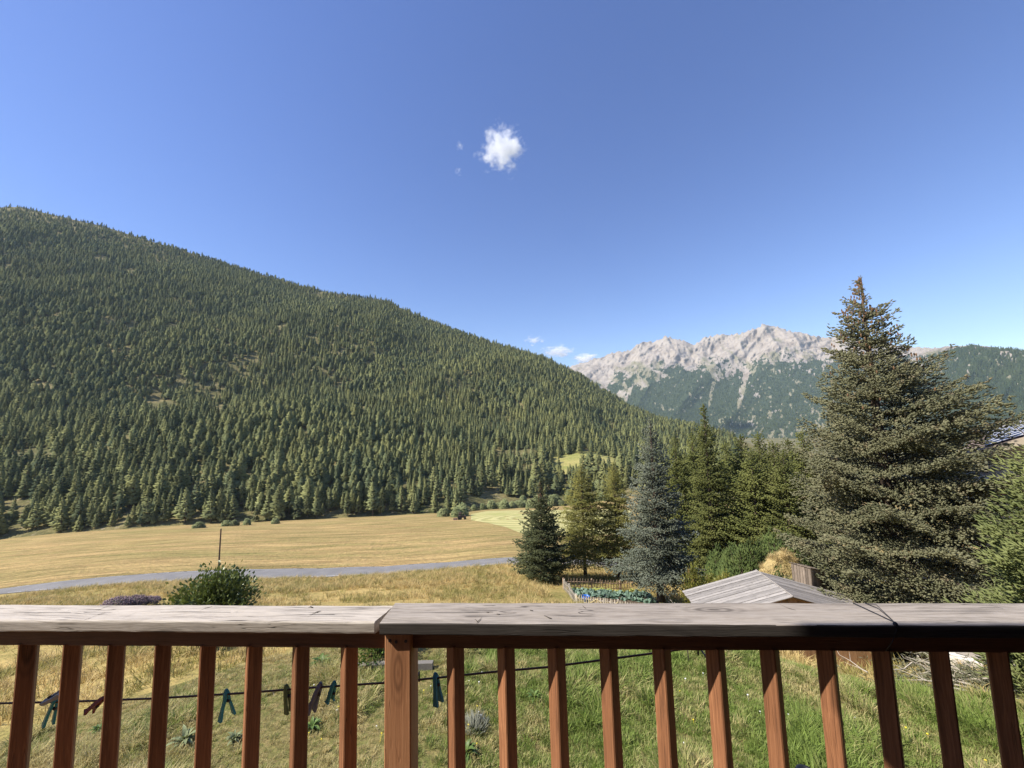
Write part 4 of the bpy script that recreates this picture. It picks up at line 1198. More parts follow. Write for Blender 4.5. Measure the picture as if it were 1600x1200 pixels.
rows = [(.13, LT, 20, 'yellow-green lettuce in the row along the back fence of the garden', 'lettuces in the garden', 'lettuce'), (.27, CB, 17, 'blue-green leafy cabbage in the second row of the fenced garden', 'cabbages in the second garden row', 'cabbage'),
        (.42, CB, 15, 'blue-green leafy cabbage in the middle row of the fenced garden', 'cabbages in the middle garden row', 'cabbage'), (.58, CB, 13, 'blue-green leafy cabbage in the row nearest the grey front fence', 'cabbages in the front garden row', 'cabbage')]
r = np.random.default_rng(77)
for vv_, ms, n, lab, grp, nm in rows:
    for k in range(n):
        p = bed(.05+.9*(k+.5)/n+r.normal(0, .006), vv_+r.normal(0, .015))
        o = link(nm, ms[k % len(ms)], None, tuple(p), (r.normal(0, .12), r.normal(0, .12), r.uniform(0, 6)))
        s_ = r.uniform(.8, 1.35); o.scale = (s_, s_, s_*1.1)
        tag(o, lab, 'vegetable', grp)
bu = np.linspace(.01, .98, 12); bv = np.linspace(.05, .8, 8)
V = [bed(a, c_)+[0, 0, .03] for c_ in bv for a in bu]
tag(link('garden_soil', mesh_np('garden_soil', V, [(i*12+j, i*12+j+1, (i+1)*12+j+1, (i+1)*12+j) for i in range(7) for j in range(11)], [M_soil])), 'bare brown soil of the vegetable bed', None, None, 'structure')
# blue water barrel with a funnel rim, and a pale hose
M_bluep = plain('blue_plastic', (.01, .12, .48), .35, .5, .1, 6)
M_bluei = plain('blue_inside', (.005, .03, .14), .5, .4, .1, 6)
pb = on_ground(905, 23.0); brl_h = sc_h(pb, 15)
brl = empty('water_barrel', tuple(pb), 0, 'bright blue plastic barrel with a wide rim by the garden fence', 'barrel')
rb = sc_h(pb, 4.2)
MB().lathe([(rb*.62, 0), (rb*.66, brl_h*.25), (rb*.62, brl_h*.45), (rb*.66, brl_h*.55), (rb*1.28, brl_h*.74), (rb*1.36, brl_h), (rb*1.28, brl_h), (rb*1.18, brl_h*.8)], 18, cap=False).obj('body', M_bluep, brl, True)
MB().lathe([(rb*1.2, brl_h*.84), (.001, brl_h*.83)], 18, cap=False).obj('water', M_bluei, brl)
M_hose = plain('hose_yellow', (.58, .48, .25), .5, .3, .1, 20)
def fr_pt(u, dz): 
    p = g_fl*(1-u)+g_fr*u; return np.array([p[0]+.0, p[1]-.07, gz(p[0], p[1])+dz])
hf = sc_h(g_fl, 17)
hose = [fr_pt(0.0, hf*.9)]
for q in np.linspace(0.01, .40, 30):
    seg_ = (q % .2)/.2; hose.append(fr_pt(q, hf*(.88-.45*math.sin(math.pi*seg_))))
tag(MB().tube(hose, .018, 6).obj('garden_hose', M_hose, None, True), 'pale yellow hose draped in loops over the garden fence', 'hose')

# ================================================================== dry grass bank behind the shed
M_bank = grass_ground('bank_grass', (.56, .43, .20), (.30, .26, .09), 4.0, .15, (.3, .3, .3))
b0 = on_ground(1192, 23.4); topz = tree_h(1210, 866, b0)
nu, nv = 40, 12; V = []
for i in range(nv+1):
    for j in range(nu):
        q = i/nv; th = 6.2832*j/nu; rx, ry = 3.8, 1.9
        x_ = b0[0]+rx*q*math.cos(th)*1.0+.4; y_ = b0[1]+ry*q*math.sin(th)
        hgt = (topz+.1)*(math.cos(q*math.pi)*.5+.5)*(.9+.25*float(fbm(np.array([x_*.8]), np.array([y_*.8]), 3)[0]))
        V.append((x_, y_, gz(x_, y_)-.08+hgt))
Fc = [(i*nu+j, (i+1)*nu+j, (i+1)*nu+(j+1) % nu, i*nu+(j+1) % nu) for i in range(nv) for j in range(nu)]
bank = tag(link('grassy_bank', mesh_np('grassy_bank', V, [f[::-1] for f in Fc], [M_bank], smooth=True)), 'straw-coloured dry grass bank behind the shed', None, None, 'structure')
BANK = (b0[0]+.4, b0[1], 3.8, 1.9, topz)

# ================================================================== chalet with solar panels at the frame's edge
M_cream = plain('cream_wall', (.66, .60, .47), .9, .2, .06, 2)
M_redw = plain('red_brown_boards', (.22, .085, .055), .75, .25, .2, 6)
M_pan = plain('solar_glass', (.012, .018, .05), .45, .25, .2, 1.5)
M_alu = plain('aluminium_frame', (.62, .63, .65), .4, .5, .05, 5, .3)
M_trim = plain('pale_eave_board', (.42, .36, .27), .8, .2, .1, 4)
M_whitew = plain('white_render', (.75, .74, .70), .9, .2, .05, 2)
M_glass = plain('window_glass', (.03, .035, .04), .1, .6, .1, 3)
cE = at_R(1540, 702, 27.0)
azE = math.atan2(ray(1548, 636)[0], ray(1548, 636)[1])
f1 = np.array([math.sin(azE), math.cos(azE), 0]); f2 = np.array([math.cos(azE), -math.sin(azE), 0])   # along the eave (away), up the slope (to the right)
gb = gz(cE[0], cE[1])-1.0
ch = empty('chalet', (cE[0], cE[1], gb), 0, 'cream chalet with red-brown balcony and solar panels on its roof, behind the huge spruce', 'house')
CO = np.array([cE[0], cE[1], gb])
def cp(a, c_, z): return f1*a+f2*c_+np.array([0, 0, z-gb])
ez = cE[2]; RL, RW = 22.0, 5.5; tn = math.tan(rad(25))
def quadbox(name, pts, th, mt, par):
    p = [np.array(q) for q in pts]; nrm = np.cross(p[1]-p[0], p[3]-p[0]); nrm /= np.linalg.norm(nrm)
    V = [q+nrm*th/2 for q in p]+[q-nrm*th/2 for q in p]
    return MB().add(V, [(0, 1, 2, 3), (7, 6, 5, 4)]+[(i, i+4, (i+1) % 4+4, (i+1) % 4) for i in range(4)]).obj(name, mt, par)
M_chtile = plain('grey_brown_roof', (.20, .15, .12), .85, .2, .25, 5)
rf = quadbox('roof', [cp(-.8, -.7, ez-.7*tn), cp(RL, -.7, ez-.7*tn), cp(RL, RW, ez+RW*tn), cp(-.8, RW, ez+RW*tn)], .16, M_chtile, ch)
quadbox('roof', [cp(-.8, RW, ez+RW*tn), cp(RL, RW, ez+RW*tn), cp(RL, 2*RW+.7, ez-.7*tn), cp(-.8, 2*RW+.7, ez-.7*tn)], .16, M_chtile, ch)
quadbox('eave_board', [cp(-.85, -.74, ez-.7*tn-.22), cp(RL, -.74, ez-.7*tn-.22), cp(RL, -.74, ez-.7*tn+.08), cp(-.85, -.74, ez-.7*tn+.08)], .05, M_trim, ch)
quadbox('barge_board', [cp(-.86, -.7, ez-.7*tn-.2), cp(-.86, RW, ez+RW*tn-.2), cp(-.86, RW, ez+RW*tn+.1), cp(-.86, -.7, ez-.7*tn+.1)], .05, M_trim, ch)
MB().add([cp(0, 0, gb-1), cp(RL-1, 0, gb-1), cp(RL-1, 2*RW, gb-1), cp(0, 2*RW, gb-1), cp(0, 0, ez-.15), cp(RL-1, 0, ez-.15), cp(RL-1, 2*RW, ez-.15), cp(0, 2*RW, ez-.15), cp(0, RW, ez+RW*tn-.15), cp(RL-1, RW, ez+RW*tn-.15)],
         [(0, 1, 5, 4), (1, 2, 6, 9, 5), (2, 3, 7, 6), (3, 0, 4, 8, 7), (4, 5, 9, 8), (8, 9, 6, 7)]).obj('wall', M_cream, ch)
for ia in range(10):
    for ic in range(4):
        a0, c0 = -.3+ia*1.75, .0+ic*1.12
        pts = [cp(a0, c0, ez+c0*tn+.16), cp(a0+1.70, c0, ez+c0*tn+.16), cp(a0+1.70, c0+1.06, ez+(c0+1.06)*tn+.16), cp(a0, c0+1.06, ez+(c0+1.06)*tn+.16)]
        pn = quadbox('solar_panel', pts, .04, M_pan, ch)
        for k in range(4):
            MB().tube([pts[k]+[0, 0, .025], pts[(k+1) % 4]+[0, 0, .025]], .014, 4).obj('panel_frame', M_alu, pn)
# near gable: balconies, windows
for zb_, zh in ((-2.9, 1.0), (-5.2, 1.0)):
    slab = MB().add([cp(a, c_, ez+zb_+q) for q in (-.14, .0) for a, c_ in ((-1.3, -.2), (0, -.2), (0, 11), (-1.3, 11))], [(0, 3, 2, 1), (4, 5, 6, 7), (0, 1, 5, 4), (1, 2, 6, 5), (2, 3, 7, 6), (3, 0, 4, 7)]).obj('balcony_slab', M_trim, ch)
    for k in range(44):
        c_ = -.1+k*.25
        quadbox('balcony_board', [cp(-1.3, c_, ez+zb_+.08), cp(-1.3, c_+.21, ez+zb_+.08), cp(-1.3, c_+.21, ez+zb_+zh), cp(-1.3, c_, ez+zb_+zh)], .025, M_redw, ch)
    MB().tube([cp(-1.3, -.15, ez+zb_+zh+.05), cp(-1.3, 11, ez+zb_+zh+.05)], .045, 4).obj('balcony_rail', M_trim, ch)
    for k in range(4):
        c_ = 1.0+k*2.8
        w_ = quadbox('window', [cp(-.03, c_, ez+zb_+.3), cp(-.03, c_+1.1, ez+zb_+.3), cp(-.03, c_+1.1, ez+zb_+2.0), cp(-.03, c_, ez+zb_+2.0)], .05, M_redw, ch)
        quadbox('pane', [cp(-.065, c_+.1, ez+zb_+.4), cp(-.065, c_+1.0, ez+zb_+.4), cp(-.065, c_+1.0, ez+zb_+1.9), cp(-.065, c_+.1, ez+zb_+1.9)], .02, M_glass, w_)
# low annex in front of the gable: flat pale roof edge over red-brown boards and a cream wall
Pa, Pb_ = at_R(1480, 752, 24.6), at_R(1650, 752, 25.6); za = Pa[2]
da = (Pb_-Pa)*[1, 1, 0]; La = np.linalg.norm(da); da = da/La; db_ = np.array([-da[1], da[0], 0])
def ap(s_, w_, z): return Pa+da*s_+db_*w_+[0, 0, z]-CO
quadbox('annex_wall', [ap(0, .3, -2.6), ap(La, .3, -2.6), ap(La, .3, 0), ap(0, .3, 0)], .2, M_cream, ch)
quadbox('annex_roof_edge', [ap(-.2, 0, 0), ap(La, 0, 0), ap(La, 0, .16), ap(-.2, 0, .16)], .1, M_whitew, ch)
quadbox('annex_roof', [ap(-.2, .06, .1), ap(La, .06, .1), ap(La, 2.5, .16), ap(-.2, 2.5, .16)], .08, M_trim, ch)
for k in range(14):
    s0 = 1.1+k*.19
    quadbox('annex_board', [ap(s0, .14, -.50), ap(s0+.165, .14, -.50), ap(s0+.165, .14, -.06), ap(s0, .14, -.06)], .03, M_redw, ch)
# white wall glimpsed low between spruce and pine
pw = on_ground(1482, 22.5); tz = tree_h(1482, 868, pw)
wl = empty('garden_wall', tuple(pw), rad(-38), 'white rendered wall glimpsed low between the huge spruce and the light pine', 'wall')
MB().box((0, 0, tz/2-.3), (2.6, .2, tz+.6)).obj('body', M_whitew, wl)
MB().box((0, 0, tz+.03), (2.7, .28, .06)).obj('coping', M_trim, wl)

# ================================================================== pole, willow bushes and farm machine in the field
M_pole = plain('pole_wood', (.13, .085, .06), .9, .2, .3, 3)
pp = ground_px(341.5, 889)
pl = empty('utility_pole', tuple(pp), 0, 'thin lone wooden pole beside the road in the golden field', 'pole')
ph = tree_h(343, 827, pp)
mb = MB().tube([(0, 0, -.5), (.03, 0, ph*.5), (.08, 0, ph)], [.115, .10, .085], 8).obj('pole', M_pole, pl)
MB().lathe([(.10, 0), (.105, .03), (.04, .07)], 8, (.08, 0, ph)).obj('cap', M_dark, pl)
M_wil = foliage('willow_leaf', ((.15, .18, .08), (.29, .32, .15)), .22, .2, .2, .7, .2)
def blob_bush(seed, rx, rz, n, ls):
    r = np.random.default_rng(seed)
    q = r.normal(0, 1, (n, 3)); q /= np.linalg.norm(q, axis=1, keepdims=True); q[:, 2] = np.abs(q[:, 2])
    lump = .75+.45*vnoise(q[:, 0]*2.5+seed, q[:, 1]*2.5+q[:, 2]*2)
    P = q*np.array([rx, rx, rz])*(lump*(.7+.3*r.random(n)))[:, None]
    V, Fc = clumps(P, q+r.normal(0, .5, (n, 3)), ls*r.uniform(.7, 1.3, n), ls*.35*np.ones(n), r.normal(0, 1, (n, 3)), 4)
    me = mesh_np('willow', V, Fc, [M_wil], smooth=True)
    nn_ = np.repeat(q*[1, 1, 1.2], 6, 0)+r.normal(0, .2, (len(V), 3)); nn_ /= np.linalg.norm(nn_, axis=1, keepdims=True)
    me.normals_split_custom_set_from_vertices(nn_.tolist())
    return me
WB = [blob_bush(1, 3.2, 5.2, 700, 1.0), blob_bush(2, 3.8, 4.6, 800, 1.0), blob_bush(3, 2.6, 5.6, 600, .95)]
r = np.random.default_rng(12)
WPOS = [(693, 803, .8), (741, 792, .55), (754, 791, .7), (768, 790, 1.0), (780, 790, .8), (789, 791, 1.15), (800, 790, .8), (811, 789, 1.05), (820, 789, .75), (830, 790, .95), (846, 788, .8), (863, 786, 1.15), (877, 786, .8), (900, 784, .9), (921, 782, 1.0), (938, 779, 1.1), (952, 778, .85), (817, 783, .9), (840, 781, 1.0), (866, 777, .9), (890, 776, 1.1), (912, 762, 1.0), (935, 760, 1.2), (957, 765, 1.1), (354, 818, .6), (365, 817.5, .5), (386, 816.5, .55), (430, 814.5, .5), (310, 821, .6), (722, 803, 1.15), (713, 804, .8)]
for k, (px_, py_, s_) in enumerate(WPOS):
    p = ground_px(px_, py_+4, 60)
    o = link('willow_bush', WB[k % 3], None, tuple(p-[0, 0, .3]), (0, 0, k*1.3)); o.scale = (s_, s_, s_*r.uniform(.8, 1.05))
    tag(o, 'pale round willow bush in the belt along the far side of the meadow' if py_ < 800 else 'rounded bush at the foot of the forest, touching the golden field', 'bush', 'willow bushes along the stream' if py_ < 800 else 'bushes at the forest foot')
# individual tall conifers standing free by the clearing
for k, (px_, py_, s_, ft) in enumerate([(838, 772, 1.5, 3), (849, 770, 1.55, 3), (857, 765, 1.35, 4), (912, 758, 1.45, 3), (924, 757, 1.65, 4), (936, 758, 1.5, 3), (945, 760, 1.2, 3), (972, 755, 1.5, 3)]):
    p = ground_px(px_, py_, 100)
    o = link('meadow_conifer', FT[ft], None, tuple(p), (0, 0, k*.8)); o.scale = (s_*1.15, s_*1.15, s_)
    tag(o, 'tall dark conifer of the group standing beside the green hillside clearing', 'conifer', 'conifers beside the clearing')
# mown hay strip with curved swaths
m, t, b = material('mown_hay', .95, .1)
pos = t('NewGeometry', 0)
cc = ground_px(905, 808, 100)
dist = t('VectorMath', 1, operation='DISTANCE', i={0: pos, 1: (float(cc[0]), float(cc[1]), -50.0)})
dist = t.math('ADD', dist, t.math('MULTIPLY', t.noise(pos, .06, 3), 5.0))
sw = t.math('ADD', t.math('MULTIPLY', t.math('SINE', t.math('MULTIPLY', dist, 1.45)), .5), .5)
fn = t.noise(pos, .9, 4)
col = t.mix(t.step(t.math('ADD', sw, t.math('MULTIPLY', t.math('SUBTRACT', fn, .5), .9)), .35, .7), (.37, .35, .14), (.50, .46, .21))
t.put(b.inputs['Base Color'], t.mix(t.step(t.noise(pos, .05, 3), .5, .7), col, (.36, .36, .13))); bump(t, b, sw, .6, .3)
xs_ = np.linspace(736, 985, 70); V = []
yb_ = np.interp(xs_, [736, 760, 790, 815, 850, 985], [813, 817, 824, 834, 842, 850]); yt_ = np.interp(xs_, [736, 760, 800, 985], [803.5, 799, 797.5, 796])
for q in np.linspace(0, 1, 14):
    for xx, y0_, y1_ in zip(xs_, yb_, yt_): V.append(ground_px(xx, y0_+(y1_-y0_)*q, 80)+[0, 0, .06])
tag(link('mown_strip', mesh_np('mown_strip', V, [(i*70+j, i*70+j+1, (i+1)*70+j+1, (i+1)*70+j) for i in range(13) for j in range(69)], [m])), 'mown hay strip with curved pale swaths beside the golden field', None, None, 'structure')
# green hay meadow in the clearing on the opposite slope
M_clear = grass_ground('clearing_grass', (.46, .40, .15), (.27, .29, .085), .5, .4, (.03, .08, .05))
xs_ = np.linspace(862, 968, 40); V = []
for q in np.linspace(0, 1, 14):
    for xx in xs_: V.append(ground_px(xx, 744+(706-744)*q, 150)+[0, 0, .35])
tag(link('clearing_meadow', mesh_np('clearing_meadow', V, [(i*40+j, i*40+j+1, (i+1)*40+j+1, (i+1)*40+j) for i in range(13) for j in range(39)], [M_clear])), 'yellow-green hay meadow in the clearing below the forest', None, None, 'structure')
# tractor with mower at the edge of the mown strip
M_mach = plain('machine_dark', (.09, .05, .035), .6, .3, .3, 2)
M_tyre = plain('tyre_rubber', (.03, .03, .03), .9, .1, .2, 4)
pm_ = ground_px(722, 812, 100)
tr = empty('tractor', tuple(pm_), rad(10), 'tiny dark tractor with mower at the edge of the mown strip', 'tractor')
MB().box((.5, 0, 1.15), (1.9, .8, .7)).obj('bonnet', M_mach, tr)
MB().box((-.8, 0, 1.25), (1.0, 1.2, .9)).obj('cab_base', M_mach, tr)
for xx in (-1.25, -.35):
    for yy_ in (-.55, .55): MB().tube([(xx, yy_, 1.6), (xx, yy_, 2.5)], .05, 5).obj('cab_post', M_mach, tr)
MB().box((-.8, 0, 2.55), (1.15, 1.3, .1)).obj('cab_roof', M_mach, tr)
for xx, rr2, ww in ((-.9, .8, .42), (1.15, .5, .3)):
    for sg_ in (-1, 1):
        MB().tube([(xx, sg_*.72, rr2), (xx, sg_*(.72+ww), rr2)], rr2, 14).obj('wheel', M_tyre, tr)
MB().box((-2.6, -.6, .45), (1.6, 2.6, .35)).obj('mower_deck', M_mach, tr)
MB().box((-1.6, 0, .75), (.9, .12, .12)).obj('hitch', M_mach, tr)

# ================================================================== things on the lawn
M_conc = plain('speckled_concrete', (.19, .175, .155), .95, .2, .35, 60)
def lawn_px(px_, py_): return ground_px(px_, py_, 3.0, 40)
a_, c_ = lawn_px(556, 1050), lawn_px(678, 1044)
mid = (a_+c_)/2; az_ = math.atan2(c_[1]-a_[1], c_[0]-a_[0])
kb = empty('stone_kerb', tuple(mid), az_, 'speckled grey concrete kerb stones lying on the lawn behind the thick post', 'kerb stone')
Lk = np.linalg.norm(c_-a_)
for q, w_, yaw in ((-Lk*.26, Lk*.47, .04), (Lk*.26, Lk*.46, -.03)):
    me = board('block', w_, .12, .15, M_conc, int(abs(q)*100), .008, .002, 8)
    link('block', me, kb, (q-w_/2, 0, .15), (0, 0, yaw))
# mullein rosettes: big felted grey-green leaves
M_mul = foliage('mullein_leaf', ((.15, .18, .085), (.29, .32, .18)), .15, 6, .15, .8, .2)
M_dock = foliage('dock_leaf', ((.07, .12, .03), (.16, .24, .06)), .2, 6, .25, .5, .4)
def rosette(seed, n, L, wid, el0, el1):
    r = np.random.default_rng(seed); V = []; Fc = []
    for k in range(n):
        th = k*2.4+r.normal(0, .2); el = el0+(el1-el0)*k/n+r.normal(0, .28); l = L*r.uniform(.4, 1.15)*(1-.3*k/n)
        h_ = np.array([math.cos(th), math.sin(th), 0]); a2 = np.array([-math.sin(th), math.cos(th), 0]); b_ = len(V)
        for q in range(6):
            s_ = q/5; rr2 = l*s_; e_ = el-.9*s_*s_*.6; c0 = h_*rr2*math.cos(e_)+np.array([0, 0, rr2*math.sin(e_)+.02])
            w_ = l*wid*math.sin(math.pi*(.08+.9*s_))**.8
            V += [tuple(c0+a2*w_+[0, 0, w_*.35]), tuple(c0), tuple(c0-a2*w_+[0, 0, w_*.35])]
            if q: 
                i_ = b_+q*3; Fc += [(i_-3, i_-2, i_+1, i_), (i_-2, i_-1, i_+2, i_+1)]
    return V, Fc
MU = mesh_np('rosette', *rosette(1, 38, .30, .12, .45, 1.5), [M_mul], smooth=True)
DK = mesh_np('rosette', *rosette(2, 30, .24, .17, .4, 1.4), [M_dock], smooth=True)
for px_, py_, s_, me, lab, nm in [
    (289, 1163, .95, MU, 'largest grey-green mullein rosette on the dry lawn', 'mullein_plant'), (366, 1158, .6, MU, 'smaller mullein rosette next to the largest one', 'mullein_plant'),
    (152, 1142, .6, DK, 'small leafy weed on the dry lawn under the dark red peg', 'weed_plant'),
    (500, 1040, 1.2, DK, 'grey-green weed clump near the kerb stones', 'weed_plant'),
    (487, 1140, .9, DK, 'dark leafy weed below the slate grey peg', 'weed_plant'), (728, 1180, 1.0, DK, 'green weed beside the foot of the thick post', 'weed_plant'),
    (835, 1092, .8, DK, 'dark green weed in the lush lawn beyond the post', 'weed_plant')]:
    p = lawn_px(px_, py_)
    o = link(nm, me, None, tuple(p-[0, 0, .01]), (0, 0, px_*.7)); o.scale = (s_, s_, s_)
    tag(o, lab, 'plant')
p = lawn_px(577, 1045)+[.1, .45, 0]
shrub('flower_clump', p, 81, .75, .62, 40, 2600, .075, M_dock, 'dense green leafy clump growing behind the kerb stones', 'plant', up=.6)
# lavender clumps
M_lavl = foliage('lavender_leaf', ((.17, .18, .15), (.30, .31, .26)), .1, 8, .1, .8, .2)
M_lavf = foliage('lavender_flower', ((.20, .15, .18), (.33, .25, .28)), .1, 8, .1, .8, .2)
def lavender(loc, rx, rz, n, flowers, label, seed):
    r = np.random.default_rng(seed); o = empty('lavender_plant', tuple(loc), 0, label, 'plant')
    th = r.uniform(0, 6.28, n); q = np.sqrt(r.random(n)); D = np.stack([np.cos(th)*q*.9, np.sin(th)*q*.9, np.ones(n)], 1)+r.normal(0, .15, (n, 3))
    P = np.stack([rx*.55*q*np.cos(th), rx*.55*q*np.sin(th), np.zeros(n)], 1); L = rz*r.uniform(.7, 1.1, n)*(1-.35*q*q)
    V, Fc = clumps(P, D, L, np.full(n, .006+.010*(rx > .5)), r.normal(0, 1, (n, 3)), 3); link('stems', mesh_np('stems', V, Fc, [M_lavl]), o)
    if flowers:
        D /= np.linalg.norm(D, axis=1, keepdims=True)
        V, Fc = clumps(P+D*(L*.85)[:, None], D, np.full(n, .16), np.full(n, .035), r.normal(0, 1, (n, 3)), 3); link('flowers', mesh_np('flowers', V, Fc, [M_lavf]), o)
lavender(lawn_px(742, 1140), .30, .27, 330, False, 'round grey lavender cushion on the lawn beyond the post', 3)
for k, (px_, s_) in enumerate(((198, 1.2), (222, 1.3), (246, 1.1))):
    p = on_ground(px_, 40.0+k*.5); hq = max(.6, tree_h(px_, 930-(k == 1)*2, p))
    lavender(p, .75*s_, hq, 900, True, ('purple flowering lavender farthest from the leafy shrub, just above the handrail', 'purple flowering lavender in the middle of its row, just above the handrail', 'purple flowering lavender closest to the leafy shrub, just above the handrail')[k], 20+k)
# metal stake
p = lawn_px(1076, 1037)
stk = empty('metal_stake', tuple(p), 0, 'thin dark metal stake standing in the green lawn', 'stake')
MB().tube([(0, 0, -.1), (0, 0, .75)], .012, 6).obj('rod', M_dark, stk); MB().tube([(-.01, 0, .72), (.10, 0, .74), (.13, 0, .66)], .012, 6).obj('hook', M_dark, stk)
# upturned black bucket whose base just shows at the frame's lower edge
p = lawn_px(1263, 1240)
M_blk = plain('black_plastic', (.012, .013, .016), .4, .5, .2, 12)
bk = empty('bucket', tuple(p), 0, 'black upturned bucket peeking in between balusters on the green lawn', 'bucket')
MB().lathe([(.155, 0), (.165, .012), (.155, .02), (.128, .24), (.120, .262), (.09, .27), (.085, .255), (.001, .255)], 22, cap=False).obj('body', M_blk, bk, True)
MB().tube([(.16*math.cos(q), .02+.16*math.sin(q)*.2-.12, .03+.05*math.sin(q)) for q in np.linspace(0, math.pi, 9)], .004, 6).obj('handle', M_dark, bk)
# pale stone blocks, plank crate and cut branches near the pine
M_lime = plain('pale_limestone', (.68, .65, .59), .95, .2, .14, 7)
def boulder(px_, py_, d_, seed, label, yaw=0.0):
    r = np.random.default_rng(seed); p = lawn_px(px_, py_)
    mb = MB().box((0, 0, d_[2]/2-.04), d_); V = np.array(mb.v)
    import bmesh
    bm = bmesh.new(); vs_ = [bm.verts.new(q) for q in mb.v]; [bm.faces.new([vs_[i] for i in f]) for f in mb.f]
    bmesh.ops.bevel(bm, geom=list(bm.edges), offset=.04, segments=2, affect='EDGES'); bmesh.ops.subdivide_edges(bm, edges=list(bm.edges), cuts=1)
    for v_ in bm.verts: v_.co += Vector(r.normal(0, .012, 3))
    me = bpy.data.meshes.new('stone_block'); bm.to_mesh(me); bm.free(); me.materials.append(M_lime)
    return link('stone_block', me, None, tuple(p), (0, 0, yaw), label=label, cat='stone', group='pale stone blocks by the branch pile')
boulder(1436, 1030, (.55, .4, .38), 1, 'small pale stone block peeking under the rail beside the branch pile', -.6)
boulder(1502, 1046, (.85, .5, .50), 2, 'large white stone block behind the branch pile', -.7)
p = lawn_px(1572, 1042)
pk = empty('plank_border', tuple(p), rad(-48), 'low grey timber border behind the cut branches', 'border')
for k in range(2):
    link('plank', board('plank', 1.9, .05, .14, M_plankg if k else M_roofd, 70+k, .004, .001, 12), pk, (-1.0, 0, .15+k*.15))
for xx in (-.9, .8): MB().box((xx, .06, .18), (.06, .06, .44)).obj('peg', M_plankg, pk)
M_twig = plain('dry_twig', (.45, .40, .33), .9, .1, .3, 8)
M_cut = foliage('cut_needles', ((.13, .14, .085), (.27, .26, .17)), .1, 5, .1, .8, .1)
r = np.random.default_rng(31)
bp = lawn_px(1535, 1085)
pile = empty('branch_pile', tuple(bp), 0, 'loose heap of cut conifer branches and bare twigs on the lawn', 'branch pile')
for k in range(46):
    c0 = np.array([r.normal(0, .8), r.normal(.1, .45), .04+.28*r.random()]); th = r.normal(2.7, .6); L = r.uniform(.4, 1.1)
    d_ = np.array([math.cos(th), math.sin(th), r.normal(.05, .18)]); pts = [c0+d_*L*q+np.array([0, 0, .08*math.sin(q*3+k)])+r.normal(0, .02, 3) for q in (-.5, -.2, .15, .5)]
    br = MB().tube(pts, [.013, .010, .007, .003], 5); 
    for q in range(3):
        s0 = pts[1+q % 3]; br.tube([s0, s0+d_*.18+r.normal(0, .1, 3)], [.005, .002], 4)
    br.obj('branch', M_twig, pile)
n = 3600
P = np.stack([r.normal(0, .75, n), r.normal(.1, .42, n), .03+.24*r.random(n)], 1); P[:, 2] *= np.exp(-(P[:, 0]**2/1.4+P[:, 1]**2/.5))+.2
D = r.normal(0, .6, (n, 3))+[-.8, .3, .1]
V, Fc = clumps(P, D, r.uniform(.08, .16, n), np.full(n, .012), r.normal(0, 1, (n, 3)), 3)
tag(link('needles', mesh_np('needles', V, Fc, [M_cut]), pile), kind='stuff')

# ================================================================== grass
def tuft(seed, n, h, spread, w, lean, mat, curl=.5):
    r = np.random.default_rng(seed); V = []; Fc = []
    for k in range(n):
        th = r.uniform(0, 6.28); rr2 = spread*math.sqrt(r.random()); b_ = np.array([rr2*math.cos(th), rr2*math.sin(th), 0])
        ln = abs(r.normal(lean, lean*.5)); ph_ = th+r.normal(0, .9); hd = np.array([math.cos(ph_), math.sin(ph_), 0]); L = h*r.uniform(.5, 1.15)
        a2 = np.array([-hd[1], hd[0], 0]); a2 = a2*math.cos(.6)+hd*r.normal(0, .5); a2 /= np.linalg.norm(a2)
        m_ = b_+hd*L*.30*ln+[0, 0, L*.55]; t_ = b_+hd*L*(.30*ln+curl*ln)+[0, 0, L*(1-.45*ln*curl)]
        i_ = len(V); V += [b_-a2*w/2, b_+a2*w/2, m_+a2*w*.42, m_-a2*w*.42, t_]
        Fc += [(i_, i_+1, i_+2), (i_, i_+2, i_+3), (i_+3, i_+2, i_+4)]
    return mesh_np('tuft', np.array(V), np.array(Fc), [mat])
def blade_mat(name, green, dry, bias, nsc, gradient):
    m, t, b = material(name, .6, .25)
    pos = t('NewGeometry', 0); rnd = t('ObjectInfo', 5)
    n1 = t.noise(pos, nsc, 4, .6)
    f = t.math('ADD', n1, t.math('MULTIPLY', t.math('SUBTRACT', rnd, .5), .34))
    if gradient:    # the lawn is watered on one side only
        sx = t('SeparateXYZ', 0, i={0: pos})
        f = t.math('SUBTRACT', f, t.math('MULTIPLY', t('MapRange', i={0: sx, 1: -5.0, 2: 1.2, 3: -.13, 4: .09}), 1.0))
    f = t.math('ADD', f, bias)
    col = t.ramp(f, [(.38, green), (.50, tuple(g*.55+d*.45 for g, d in zip(green, dry))), (.62, dry)])
    n2 = t.noise(pos, nsc*14, 2)
    col = t.mix(.5, col, t.ramp(n2, [(.3, .42), (.7, 1.0)]), 'MULTIPLY')
    t.put(b.inputs['Base Color'], col)
    tr_ = t('BsdfTranslucent', i={'Color': col}); t.l.new(t('MixShader', i={0: .35, 1: b.outputs[0], 2: tr_}), t.n['Material Output'].inputs[0])
    return m
M_bl = blade_mat('lawn_blades', (.25, .34, .075), (.64, .54, .26), .0, .55, True)
M_bs = blade_mat('meadow_blades', (.32, .30, .09), (.68, .52, .23), .05, .22, False)
TU = [tuft(1, 34, .13, .07, .009, .8, M_bl), tuft(2, 26, .19, .07, .010, 1.0, M_bl), tuft(3, 40, .085, .08, .009, .7, M_bl), tuft(4, 18, .26, .06, .010, 1.1, M_bl)]
r = np.random.default_rng(90)
n = 34000
az = r.uniform(-64, 66, n); R = np.sqrt(r.uniform(4.2**2, 11.6**2, n))
x = R*np.sin(np.radians(az)); y = R*np.cos(np.radians(az)); z = ground(x, y)
lush = fbm(x/1.1+3, y/1.1, 3)
